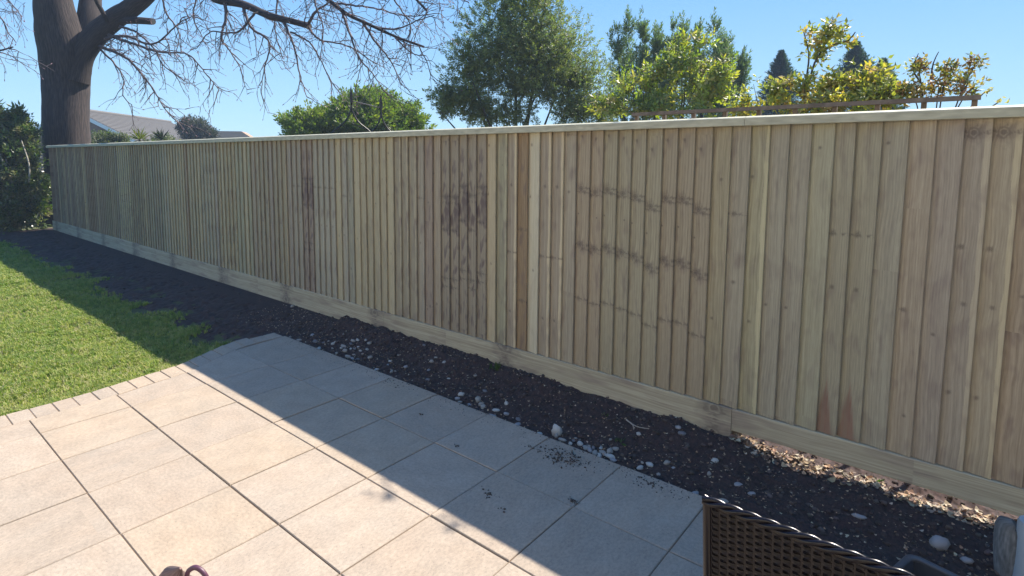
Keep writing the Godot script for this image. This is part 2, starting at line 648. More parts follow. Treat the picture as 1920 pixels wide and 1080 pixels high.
func ground_and_patio() -> void:
	var land := Shape.new()
	land.quad(Vector3(-500, 0, -500), Vector3(500, 0, -500), Vector3(500, 0, 500), Vector3(-500, 0, 500), Vector3.UP)
	tag(put("ground", land.mesh(), materials.turf, self, Transform3D(Basis(), Vector3(0, -0.11, 0))), "", "", "", "structure")
	tag(put("lawn", sheet(Vector2(-24, -2.85), Vector2(-4.30, 5.0), -0.062, 0.25, func(x, z): return 0.012 * noise.get_noise_2d(x * 0.8, z * 0.8)), materials.turf), "", "", "", "structure")

	var patio := Node3D.new()
	patio.name = "patio"
	add_child(patio)
	tag(patio, "", "", "", "structure")
	var sand := Shape.new()
	sand.box(Vector3(-4.34, -0.10, -2.62), Vector3(1.45, -0.006, 1.3))
	sand.box(Vector3(-4.46, -0.10, -2.60), Vector3(-4.343, -0.007, -2.0))
	put("joint_sand", sand.mesh(), materials.sand, patio)
	var xs := [-3.905]
	for k in 12:
		xs.append(-3.47 + 0.44 * k)
	var zs := [-2.635, -2.16, -1.686, -1.207, -0.731, -0.256, 0.219, 0.694, 1.169]
	var gap := 0.0025
	for r in zs.size() - 1:
		for k in range(-1, xs.size() - 1):
			var x0: float = xs[k] if k >= 0 else 0.0
			var x1: float = xs[k + 1]
			var z0: float = zs[r]
			var z1: float = zs[r + 1]
			var w := gap + rng.randf_range(-0.0008, 0.001)
			var outline := [Vector2(x0 + w, z0 + w), Vector2(x1 - w, z0 + w), Vector2(x1 - w, z1 - w), Vector2(x0 + w, z1 - w)]
			if k < 0:
				outline = [Vector2(edging_x(z0) + w + 0.004, z0 + w), Vector2(x1 - w, z0 + w), Vector2(x1 - w, z1 - w), Vector2(edging_x(z1) + w + 0.004, z1 - w)]
			put("paving_slab", paver(outline, rng.randf_range(-0.0022, 0.0022), 0.04, 0.003), materials["slab%d" % (rng.randi() % 4)], patio)
	var z := -2.62
	while z < 1.2:
		var z1 := z + 0.1145 * rng.randf_range(0.97, 1.04)
		var a := edging_x(z)
		var b := edging_x(z1)
		var wide := 0.195
		if z < -2.5:
			wide = 0.15
		put("edging_block", paver([Vector2(a - wide, z + 0.0025), Vector2(a - 0.003, z + 0.0025), Vector2(b - 0.003, z1 - 0.0025), Vector2(b - wide + rng.randf_range(-0.006, 0.006), z1 - 0.0025)], rng.randf_range(-0.004, -0.001), 0.06, 0.003), materials["slab%d" % (rng.randi() % 4)], patio)
		z = z1


# ------------------------------------------------------------------ the fence
func fence() -> void:
	var f := thing("wooden_fence", Vector3(-6.2, 0, FENCE_Z), "long pale feather-edge timber fence with capping and gravel boards, casting its shadow over the patio", "fence")
	var off := f.position.x
	# boards: tapered, each thick edge laid over the next board's thin edge
	var variants := []
	for k in 12:
		var s := Shape.new()
		var w := 0.122 + rng.randf_range(-0.004, 0.004)
		var y0 := 0.1645
		var y1 := 1.748
		var v0 := [0.0, 0.022, -0.020, 0.038, -0.034, 0.010, 0.31, 0.55, 0.17, 0.74, 0.42, 0.88][k] as float
		var flip: bool = k in [2, 5, 7, 10]
		var thick := 0.0
		# outline: back left, back right, front right (rounded), front left
		var o := [Vector2(0, -0.030), Vector2(0.0985, -0.0232), Vector2(w, -0.0095), Vector2(w, 0.0020), Vector2(w - 0.002, 0.0036 + thick), Vector2(0, -0.0205)]
		for j in o.size():
			var p: Vector2 = o[j]
			var q: Vector2 = o[(j + 1) % o.size()]
			var ua := p.x / w
			var ub := q.x / w
			if flip:
				ua = 1.0 - ua
				ub = 1.0 - ub
			if j == 2 or j == 3:
				ua = 0.97
				ub = 0.90
			s.quad(Vector3(p.x, y0, p.y), Vector3(q.x, y0, q.y), Vector3(q.x, y1, q.y), Vector3(p.x, y1, p.y), Vector3(0.1, 0, -1) if j < 2 else Vector3(1, 0, 0.2) if j < 4 else Vector3(-1, 0, 0) if j == 5 else Vector3(0, 0, 1), Vector2(ua, 1.0 + v0), Vector2(ub, 1.0 + v0), Vector2(ub, v0), Vector2(ua, v0))
		for y in [y0, y1]:
			for j in range(1, o.size() - 1):
				var a: Vector2 = o[0]
				var b: Vector2 = o[j]
				var c: Vector2 = o[j + 1]
				s.triangle(Vector3(a.x, y, a.y), Vector3(b.x, y, b.y), Vector3(c.x, y, c.y), Vector3(0, y - 0.9, 0), Vector2(0.5, 0.5), Vector2(0.6, 0.5), Vector2(0.5, 0.51))
		variants.append(s.mesh())
	var x := -15.02
	var left := 0
	var wood := 0
	var variant := 0
	var tint := Color.WHITE
	var tints := [Color(1, 1, 1), Color(0.96, 0.945, 0.94), Color(0.95, 0.96, 0.935), Color(1.0, 0.98, 0.94), Color(0.94, 0.93, 0.91), Color(0.97, 0.95, 0.93)]
	while x < 2.4:
		if left <= 0:
			left = rng.randi_range(3, 8)
			wood = [0, 1, 2, 12, 5, 6, 8, 13, 3, 13, 12][rng.randi() % 11]
			tint = tints[rng.randi() % tints.size()]
			variant = rng.randi() % 12
		left -= 1
		var use := "wood%d" % wood
		var v := variant
		if rng.randf() < 0.45:
			use = "wood%d" % [0, 1, 2, 3, 5, 6, 8, 12, 13][rng.randi() % 9]
			v = rng.randi() % 12
		var shade := tint
		if absf(x + 2.47) < 0.048:
			use = "wood10"
			shade = Color(1, 1, 1)
		elif absf(x + 2.374) < 0.048 or absf(x + 2.76) < 0.048:
			use = "wood11"
			shade = Color(1, 1, 1) if x > -2.5 else Color(0.93, 0.90, 0.86)
			v = 0
		elif x > -0.62 and x < -0.43:
			use = "wedge"
			v = 0
		elif x > -2.10 and x < -1.22:
			use = "wood4"
			v = rng.randi() % 6
		elif x > -3.28 and x < -2.80:
			use = "wood9"
			v = rng.randi() % 6
		elif x > -5.5 and x < -4.75:
			use = "wood8" if rng.randf() < 0.4 else "wood9"
			v = 1
		elif x > -0.17 and x < 0.1:
			use = "wood7"
			v = 0
		elif rng.randf() < 0.035:
			use = "wood11"
			shade = Color(0.92, 0.90, 0.86)
		var key := use + str(tints.find(shade)) + str(shade.r)
		if not materials.has(key):
			var m: StandardMaterial3D = materials[use].duplicate()
			m.albedo_color = shade
			materials[key] = m
		var lean := rng.randf_range(-0.0025, 0.0025)
		put("fence_board", variants[v if (x > -5.5 and x < -4.75) or (x > -3.3 and x < -1.2) or x > -0.65 or rng.randf() < 0.45 else rng.randi() % 12], materials[key], f, Transform3D(Basis(Vector3(0, 0, 1), lean) * Basis(Vector3.UP, rng.randf_range(-0.022, 0.004)), Vector3(x - off, 0, rng.randf_range(-0.0008, 0.0008))))
		x += 0.0958 + rng.randf_range(-0.0022, 0.0022)

	# gravel boards, capping, posts and rails, bay by bay
	var posts := [-15.0, -12.95, -9.95, -6.95, -3.95, -0.95, 2.05, 2.5]
	for k in posts.size() - 1:
		var a: float = posts[k] - off
		var b: float = posts[k + 1] - off
		var drop := rng.randf_range(-0.004, 0.004)
		var g := Shape.new()
		var low := -0.05 if posts[k] < -1.0 else 0.036
		# lies along x: the outline is drawn in (z, y) and swept
		var at := Transform3D(Basis(Vector3(0, 0, 1), Vector3(0, 1, 0), Vector3(1, 0, 0)), Vector3.ZERO)
		g.prism([Vector2(-0.020, low), Vector2(0.005, low), Vector2(0.007, low + 0.003), Vector2(0.007, 0.161 + drop), Vector2(0.004, 0.1645 + drop), Vector2(-0.020, 0.1645 + drop)], at, a + 0.0015, b - 0.0015)
		for q in g.uv.size():
			g.uv[q] = Vector2(g.uv[q].x * 6.5, g.uv[q].y * 0.33)
		put("gravel_board", g.mesh(), materials.rail, f)
		var c := Shape.new()
		c.prism([Vector2(-0.035, 1.736), Vector2(0.028, 1.736), Vector2(0.030, 1.738), Vector2(0.030, 1.776), Vector2(0.027, 1.779), Vector2(-0.002, 1.7875), Vector2(-0.033, 1.779), Vector2(-0.035, 1.776)], at, a + 0.001, b - 0.001)
		for q in c.uv.size():
			c.uv[q] = Vector2(c.uv[q].x * 4.0, c.uv[q].y * 0.4)
		put("capping_rail", c.mesh(), materials.cap, f)
		for y in [0.42, 0.98, 1.54]:
			var r := Shape.new()
			r.prism([Vector2(-0.0265, y - 0.045), Vector2(-0.0265, y + 0.045), Vector2(-0.075, y)], at, a + 0.052, b - 0.052)
			put("arris_rail", r.mesh(), materials.weathered, f)
	for p in posts:
		var s := Shape.new()
		s.box(Vector3(-0.048, -0.15, -0.130), Vector3(0.048, 1.70, -0.028), 0.004, Transform3D(Basis(), Vector3(p - off, 0, 0)))
		put("fence_post", s.mesh(), materials.weathered, f)


# ------------------------------------------------------------------ the house that the patio belongs to, behind the viewer: its sunlit white wall lights the shaded side of the fence
func house_behind() -> void:
	var h := thing("white_house", Vector3(1.6, 0, 3.4), "white rendered house on whose patio the viewer stands", "house")
	var white := paint(lin(0.70, 0.63, 0.55), 0.85)
	white.albedo_texture = mottle(110, Color(0.93, 0.93, 0.93), Color(1, 1, 1), 5.0, 5.0, 128)
	var glass := paint(lin(0.03, 0.035, 0.04), 0.08)
	var frame_paint := paint(lin(0.75, 0.75, 0.74), 0.5)
	# wall with openings, in panels butted end to end: [x0, x1, y0, y1]
	for p in [[-8.0, -3.4, -0.1, 5.2], [-3.4, -1.6, 2.1, 5.2], [-1.6, 1.2, -0.1, 5.2], [1.2, 2.8, -0.1, 0.9], [1.2, 2.8, 2.1, 5.2], [2.8, 6.0, -0.1, 5.2]]:
		var s := Shape.new()
		s.box(Vector3(p[0], p[2], 0), Vector3(p[1], p[3], 0.25))
		put("wall", s.mesh(), white, h)
	for p in [[-3.4, -1.6, 0.0, 2.1, "door"], [1.2, 2.8, 0.9, 2.1, "window"]]:
		var pane := Shape.new()
		pane.box(Vector3(p[0] + 0.06, p[2] + 0.06, 0.12), Vector3(p[1] - 0.06, p[3] - 0.06, 0.14))
		var o := put(p[4], pane.mesh(), glass, h)
		var fr := Shape.new()
		for b in [[p[0], p[0] + 0.06, p[2], p[3]], [p[1] - 0.06, p[1], p[2], p[3]], [p[0] + 0.06, p[1] - 0.06, p[2], p[2] + 0.06], [p[0] + 0.06, p[1] - 0.06, p[3] - 0.06, p[3]], [(p[0] + p[1]) / 2 - 0.035, (p[0] + p[1]) / 2 + 0.035, p[2] + 0.06, p[3] - 0.06]]:
			fr.box(Vector3(b[0], b[2], 0.08), Vector3(b[1], b[3], 0.17))
		put("frame", fr.mesh(), frame_paint, o)
	var roof := Shape.new()
	for sl in [[Vector3(-8.3, 5.05, -0.4), Vector3(6.3, 5.05, -0.4), Vector3(6.3, 7.6, 3.6), Vector3(-8.3, 7.6, 3.6)]]:
		roof.quad(sl[0], sl[1], sl[2], sl[3], Vector3(0, 1, -0.6))
		roof.quad(sl[0] - Vector3(0, 0.12, 0), sl[1] - Vector3(0, 0.12, 0), sl[1], sl[0], Vector3(0, 0, -1))
		roof.quad(sl[0] - Vector3(0, 0.12, 0), sl[1] - Vector3(0, 0.12, 0), sl[2] - Vector3(0, 0.12, 0), sl[3] - Vector3(0, 0.12, 0), Vector3(0, -1, 0.6))
	put("roof", roof.mesh(), paint(lin(0.16, 0.10, 0.08), 0.85), h)


# ------------------------------------------------------------------ roofs beyond
func houses() -> void:
	var brick := paint(lin(0.20, 0.115, 0.085), 0.9)
	brick.albedo_texture = mottle(90, Color(0.75, 0.72, 0.70), Color(1, 1, 1), 5.0, 5.0, 128)
	var tile := paint(lin(0.155, 0.145, 0.138), 0.85)
	tile.albedo_texture = mottle(91, Color(0.72, 0.70, 0.70), Color(1.0, 0.98, 0.96), 6.0, 9.0, 256)
	var white := paint(lin(0.72, 0.72, 0.70), 0.6)
	var dark := paint(lin(0.03, 0.03, 0.035), 0.7)
	# the bungalow behind the trunk: ridge ends p and q, eaves below
	var p := Vector3(-42.598, 4.442, -11.02)
	var q := Vector3(-52.623, 4.382, -20.569)
	q.y = p.y
	var slope := Vector3(0, -2.15, 0)
	var run := (q - p).normalized()
	var outward := Vector3(-run.z, 0, run.x)
	if outward.x < 0.0:
		outward = -outward
	slope += outward * 4.1
	var h := thing("bungalow", Vector3(p.x, 0, p.z), "low bungalow with grey-brown tiled roof and white barge board behind the bare tree's trunk", "house")
	var local := p - h.position
	var far := q - h.position
	var s := Shape.new()
	var rows := 20
	for side in [1.0, -1.0]:
		var fall: Vector3 = Vector3(0, slope.y, 0) + outward * 4.1 * side
		for r in rows:
			var up := fall.cross(run).normalized()
			if up.y < 0.0:
				up = -up
			var a := local + fall * (float(r) / rows) - run * 0.3
			var b := far + fall * (float(r) / rows) + run * 0.3
			var c := far + fall * (float(r + 1) / rows) + run * 0.3 + up * 0.045
			var d := local + fall * (float(r + 1) / rows) - run * 0.3 + up * 0.045
			s.quad(a, b, c, d, up, Vector2(0, r * 0.23), Vector2(13, r * 0.23), Vector2(13, r * 0.23 + 0.23), Vector2(0, r * 0.23 + 0.23))
			s.quad(d, c, c - up * 0.05, d - up * 0.05, fall, Vector2(0, 0), Vector2(13, 0), Vector2(13, 0.05), Vector2(0, 0.05))
	var roof := put("roof", s.mesh(), tile, h)
	var ridge := Shape.new()
	ridge.tube(PackedVector3Array([local - run * 0.3 + Vector3(0, 0.03, 0), far + run * 0.3 + Vector3(0, 0.03, 0)]), PackedFloat32Array([0.11, 0.11]), 8)
	put("ridge_tile", ridge.mesh(), tile, roof)
	for end in [local - run * 0.02, far + run * 0.02]:
		for side in [1.0, -1.0]:
			var fall: Vector3 = Vector3(0, slope.y, 0) + outward * 4.1 * side
			var e: Vector3 = end - run * 0.30 * (1.0 if end == local - run * 0.02 else -1.0)
			var barge := Shape.new()
			var out: Vector3 = -run if end == local - run * 0.02 else run
			barge.quad(e, e + fall, e + fall + Vector3(0, -0.24, 0), e + Vector3(0, -0.24, 0), out)
			barge.quad(e + out * 0.03, e + fall + out * 0.03, e + fall + out * 0.03 + Vector3(0, -0.24, 0), e + out * 0.03 + Vector3(0, -0.24, 0), out)
			barge.quad(e + Vector3(0, -0.24, 0), e + fall + Vector3(0, -0.24, 0), e + fall + out * 0.03 + Vector3(0, -0.24, 0), e + out * 0.03 + Vector3(0, -0.24, 0), Vector3.DOWN)
			put("barge_board", barge.mesh(), white, h)
	var walls := Shape.new()
	var eave := slope * 0.9
	for end in [local, far]:
		var out: Vector3 = -run if end == local else run
		var a: Vector3 = end + eave
		var b: Vector3 = end + Vector3(-eave.x, eave.y, -eave.z)
		walls.triangle(end + Vector3(0, -0.06, 0), a, b, out, Vector2(0.5, 1), Vector2(0, 0), Vector2(1, 0))
		walls.quad(a, b, Vector3(b.x, 0, b.z), Vector3(a.x, 0, a.z), out)
	for side in [1.0, -1.0]:
		var a: Vector3 = local + Vector3(eave.x * side, eave.y, eave.z * side)
		var b: Vector3 = far + Vector3(eave.x * side, eave.y, eave.z * side)
		walls.quad(a, b, Vector3(b.x, 0, b.z), Vector3(a.x, 0, a.z), outward * side)
	put("wall", walls.mesh(), brick, h)
	for k in 3:
		var c: Vector3 = local.lerp(far, 0.2 + 0.3 * k) + eave + outward * 0.02
		var w := Shape.new()
		w.quad(Vector3(c.x, 0.9, c.z) - run * 0.7, Vector3(c.x, 0.9, c.z) + run * 0.7, Vector3(c.x, 2.0, c.z) + run * 0.7, Vector3(c.x, 2.0, c.z) - run * 0.7, outward)
		put("window", w.mesh(), dark, h)

	# a second, lower roof further right
	var far_at := Vector3(-59.206, 1.075, -29.165)
	var h2 := thing("garage", Vector3(far_at.x, 0, far_at.z), "far low building whose pale orange roof edge just shows over the fence", "building", "", 0.75)
	var top := 4.02
	var r2 := Shape.new()
	r2.prism([Vector2(-2.6, top - 0.75), Vector2(2.6, top - 0.75), Vector2(1.5, top), Vector2(-1.4, top)], Transform3D(Basis(Vector3(0, 1, 0), 0.2), Vector3.ZERO), -2.0, 2.0)
	put("roof", r2.mesh(), paint(lin(0.34, 0.20, 0.12), 0.85), h2)
	var w2 := Shape.new()
	w2.box(Vector3(-2.4, 0, -1.8), Vector3(2.4, top - 0.753, 1.8), 0.0, Transform3D(Basis(Vector3(0, 1, 0), 0.2), Vector3.ZERO))
	put("wall", w2.mesh(), brick, h2)


# ------------------------------------------------------------------ the big bare tree
func bare_tree() -> void:
	var t := thing("bare_tree", Vector3(-16.9, 0, -4.25), "huge leafless tree with a thick dark trunk and drooping branches at the fence's far end", "tree")
	var o := t.position
	var s := Shape.new()
	var trunk := curve([Vector3(-16.9, -0.1, -4.25) - o, Vector3(-16.894, 2.118, -4.166) - o, Vector3(-16.879, 3.417, -4.228) - o, Vector3(-16.785, 4.105, -4.191) - o, Vector3(-16.804, 4.725, -4.112) - o, Vector3(-16.819, 5.276, -4.052) - o, Vector3(-16.821, 6.378, -4.044) - o, Vector3(-16.937, 8.432, -3.986) - o], 0.12)
	var radii := PackedFloat32Array()
	for k in trunk.size():
		var y := trunk[k].y
		radii.append(0.515 + 0.35 * exp(-maxf(0.0, y) * 2.4) - 0.006 * y + 0.03 * smoothstep(3.0, 3.9, y) - 0.13 * smoothstep(4.2, 5.6, y) - 0.10 * smoothstep(6.0, 9.0, y))
	s.tube(trunk, radii, 28, fine, 0.07)
	put("trunk", s.mesh(), materials.bark, t)
	var guides := [
		# points, first radius, last radius
		[[Vector3(-16.787, 3.81, -4.384), Vector3(-16.787, 4.414, -4.577), Vector3(-16.738, 4.949, -4.755), Vector3(-16.902, 5.585, -4.906), Vector3(-17.108, 7.142, -5.265)], 0.32, 0.2],
		[[Vector3(-16.647, 3.407, -4.326), Vector3(-16.503, 3.983, -4.478), Vector3(-16.22, 4.478, -4.745), Vector3(-15.92, 4.836, -5.043), Vector3(-15.523, 5.08, -5.291), Vector3(-15.115, 5.418, -5.546), Vector3(-14.412, 6.081, -5.972)], 0.35, 0.18],
		[[Vector3(-16.071, 4.683, -4.896), Vector3(-15.686, 4.801, -5.119), Vector3(-15.295, 4.792, -5.34), Vector3(-14.993, 4.763, -5.588)], 0.12, 0.08],
		[[Vector3(-15.85, 4.682, -4.933), Vector3(-15.701, 4.996, -4.737), Vector3(-15.637, 5.238, -4.601), Vector3(-15.377, 5.8, -4.422)], 0.06, 0.045],
		[[Vector3(-14.999, 5.562, -5.571), Vector3(-13.86, 5.732, -5.735), Vector3(-12.896, 5.246, -5.945), Vector3(-12.637, 4.956, -6.025), Vector3(-11.944, 4.778, -6.293), Vector3(-11.28, 4.483, -6.463), Vector3(-10.809, 4.339, -6.668), Vector3(-10.432, 4.213, -6.886)], 0.15, 0.065],
		[[Vector3(-14.409, 6.202, -5.977), Vector3(-12.446, 5.822, -6.41), Vector3(-10.853, 5.198, -6.786), Vector3(-9.807, 4.637, -6.915), Vector3(-9.341, 4.301, -7.045), Vector3(-8.859, 4.061, -7.175), Vector3(-8.31, 3.788, -7.358), Vector3(-7.725, 3.548, -7.548)], 0.14, 0.02],
		[[Vector3(-12.446, 5.822, -6.41), Vector3(-10.308, 5.836, -6.893), Vector3(-8.847, 5.184, -7.19), Vector3(-8.025, 4.586, -7.377), Vector3(-7.545, 4.144, -7.445)], 0.10, 0.02],
		[[Vector3(-16.862, 7.063, -3.866), Vector3(-16.304, 6.255, -3.121), Vector3(-15.801, 5.017, -2.514), Vector3(-15.44, 4.058, -2.232), Vector3(-14.997, 3.669, -2.475), Vector3(-14.733, 3.757, -2.819)], 0.14, 0.012],
	]
	for g in guides:
		var line := curve(g[0], 0.2)
		for k in line.size():
			line[k] -= o
		var limb := Shape.new()
		limb.tube(line, taper(line.size(), g[1], g[2], 0.6), 12 if g[1] > 0.2 else 7, fine, 0.12)
		put("limb", limb.mesh(), materials.bark, t)
	# the pale faces of sawn limbs
	var cut := Shape.new()
	for c in [[Vector3(-14.989, 4.764, -5.598), 0.076], [Vector3(-10.421, 4.203, -6.903), 0.068]]:
		var at: Vector3 = c[0] - o
		cut.tube(PackedVector3Array([at - Vector3(0.03, 0, 0.01), at + Vector3(0.012, 0, 0)]), PackedFloat32Array([c[1], c[1] * 0.96]), 10)
	put("cut_face", cut.mesh(), paint(lin(0.33, 0.26, 0.18), 0.8), t)

	var lines := [
		[[Vector3(-16.222, 4.364, -4.739), Vector3(-15.467, 4.412, -5.144), Vector3(-14.701, 4.193, -5.512), Vector3(-14.123, 4.658, -5.884), Vector3(-13.694, 4.802, -6.122)], 0.05],
		[[Vector3(-16.23, 4.247, -4.712), Vector3(-15.377, 3.897, -5.099), Vector3(-14.654, 3.212, -5.351), Vector3(-14.18, 2.638, -5.475), Vector3(-13.917, 2.376, -5.596)], 0.05],
		[[Vector3(-16.218, 4.201, -4.751), Vector3(-15.641, 3.756, -4.933), Vector3(-15.399, 3.368, -5.031), Vector3(-15.221, 2.997, -4.932), Vector3(-15.075, 2.772, -5.055)], 0.032],
		[[Vector3(-15.965, 4.492, -4.9), Vector3(-14.996, 4.149, -5.286), Vector3(-14.478, 3.974, -5.536), Vector3(-13.798, 3.892, -5.882), Vector3(-13.369, 3.418, -6.111), Vector3(-13.089, 3.071, -6.238)], 0.045],
		[[Vector3(-15.593, 4.644, -5.081), Vector3(-15.11, 4.48, -5.261), Vector3(-14.703, 4.07, -5.506), Vector3(-14.462, 3.708, -5.576), Vector3(-14.023, 3.33, -5.864)], 0.035],
		[[Vector3(-12.379, 4.904, -6.1), Vector3(-12.276, 4.55, -6.082), Vector3(-12.326, 4.096, -5.981), Vector3(-12.072, 3.761, -6.043), Vector3(-11.892, 3.424, -6.175)], 0.045],
		[[Vector3(-11.944, 4.756, -6.292), Vector3(-11.7, 4.284, -6.324), Vector3(-11.263, 3.922, -6.493), Vector3(-11.324, 3.369, -6.385), Vector3(-11.269, 2.972, -6.279)], 0.04],
		[[Vector3(-10.949, 4.353, -6.63), Vector3(-10.701, 3.98, -6.652), Vector3(-10.566, 3.648, -6.679), Vector3(-10.448, 3.21, -6.678), Vector3(-10.297, 2.776, -6.728)], 0.035],
		[[Vector3(-10.432, 4.234, -6.886), Vector3(-10.175, 4.451, -6.911), Vector3(-9.972, 4.584, -7.028), Vector3(-9.637, 4.786, -7.15)], 0.04],
		[[Vector3(-10.7, 4.087, -6.654), Vector3(-10.308, 3.805, -6.892), Vector3(-9.862, 3.085, -7.011), Vector3(-9.662, 2.815, -7.117)], 0.022],
		[[Vector3(-9.481, 4.38, -7.025), Vector3(-9.235, 3.941, -7.02), Vector3(-8.977, 3.461, -7.026), Vector3(-8.65, 3.091, -7.114), Vector3(-8.36, 2.756, -7.149)], 0.03],
		[[Vector3(-8.999, 4.109, -7.16), Vector3(-8.69, 3.7, -7.223), Vector3(-8.347, 3.3, -7.317), Vector3(-8.089, 2.866, -7.306)], 0.028],
		[[Vector3(-8.796, 4.015, -7.252), Vector3(-8.309, 3.914, -7.36), Vector3(-7.823, 4, -7.446), Vector3(-7.445, 4.072, -7.545)], 0.025],
		[[Vector3(-8.31, 3.788, -7.358), Vector3(-7.966, 3.467, -7.44), Vector3(-7.62, 3.37, -7.511)], 0.02],
		[[Vector3(-9.761, 4.57, -6.98), Vector3(-8.792, 4.36, -7.256), Vector3(-8.102, 4.137, -7.441), Vector3(-7.445, 4.099, -7.545)], 0.025],
		[[Vector3(-11.556, 4.599, -6.379), Vector3(-11.825, 4.154, -6.088), Vector3(-12.505, 4.21, -5.837), Vector3(-12.801, 3.887, -5.668)], 0.03],
		[[Vector3(-10.432, 4.213, -6.886), Vector3(-10.135, 3.9, -6.969), Vector3(-9.508, 3.743, -7.156), Vector3(-8.77, 3.32, -7.283)], 0.025],
		[[Vector3(-8.785, 5.092, -7.265), Vector3(-8.23, 4.418, -7.298), Vector3(-7.89, 3.904, -7.375), Vector3(-7.958, 3.524, -7.301)], 0.025],
		[[Vector3(-7.95, 4.651, -7.31), Vector3(-7.134, 4.432, -7.43), Vector3(-6.596, 4.134, -7.516)], 0.02],
		[[Vector3(-14.543, 5.672, -5.646), Vector3(-14.328, 4.913, -5.644), Vector3(-13.955, 4.399, -5.768), Vector3(-13.892, 3.898, -5.659)], 0.03],
		[[Vector3(-15.607, 4.651, -2.462), Vector3(-15.165, 4.46, -2.68), Vector3(-14.942, 4.075, -2.79), Vector3(-14.822, 3.862, -2.885)], 0.025],
		[[Vector3(-15.689, 5.01, -2.583), Vector3(-15.237, 4.821, -2.845), Vector3(-14.896, 4.425, -3.023)], 0.02],
		[[Vector3(-13.59, 5.763, -5.86), Vector3(-13.328, 5.272, -5.961), Vector3(-13.373, 4.682, -5.858), Vector3(-13.21, 4.212, -5.979)], 0.03],
		[[Vector3(-11.438, 5.486, -6.589), Vector3(-11.167, 4.909, -6.656), Vector3(-11.118, 4.235, -6.543), Vector3(-10.961, 3.576, -6.61)], 0.03],
		[[Vector3(-10.034, 5.276, -6.94), Vector3(-10.1, 4.653, -6.843), Vector3(-9.938, 4.123, -6.903), Vector3(-9.976, 3.498, -6.848)], 0.025],
	]
	var hang := Shape.new()
	var twigs := Shape.new()
	var buds := Shape.new()
	for l in lines:
		var line := curve(l[0], 0.12)
		for k in line.size():
			line[k] -= o
			line[k] += ball() * 0.012
		var branch := Shape.new()
		branch.tube(line, taper(line.size(), l[1], 0.008, 0.8), 5)
		put("branch", branch.mesh(), materials.twig, t)
		shoots(twigs, buds, line, 0.11, 0.58, l[1] * 0.36, 2)
	for g in guides.slice(4, 8):
		var line := curve(g[0], 0.15)
		for k in line.size():
			line[k] -= o
		shoots(twigs, buds, line, 0.16, 0.85, 0.014, 3)
	tag(put("twigs", twigs.mesh(), materials.twig, t), "", "", "", "stuff")
	tag(put("buds", buds.mesh(), paint(lin(0.22, 0.12, 0.135), 0.7), t), "", "", "", "stuff")


func shoots(twigs: Shape, buds: Shape, line: PackedVector3Array, every: float, length: float, r: float, depth: int) -> void:
	var gone := 0.0
	for k in range(1, line.size()):
		gone += line[k].distance_to(line[k - 1])
		if gone < every:
			continue
		gone = rng.randf_range(-0.4, 0.3) * every
		var dir := (line[k] - line[k - 1]).normalized()
		var d := (dir * 0.75 + ball().normalized() * 0.85 + Vector3(0, -0.12, 0)).normalized()
		var l := length * rng.randf_range(0.45, 1.25)
		var points := PackedVector3Array([line[k]])
		var p := line[k]
		var n := 6 if depth > 1 else 4
		for j in n:
			d = (d + ball() * 0.30 + Vector3(0, -0.10 + 0.14 * float(j) / n, 0)).normalized()
			p += d * l / n
			points.append(p)
		var r0 := maxf(r, 0.0042)
		twigs.tube(points, taper(points.size(), r0, 0.0026), 3)
		if depth > 1:
			shoots(twigs, buds, points, every * 0.95, length * 0.5, r * 0.6, depth - 1)
		else:
			buds.tube(PackedVector3Array([p, p + d * 0.02, p + d * 0.05]), PackedFloat32Array([0.0035, 0.009, 0.002]), 4)


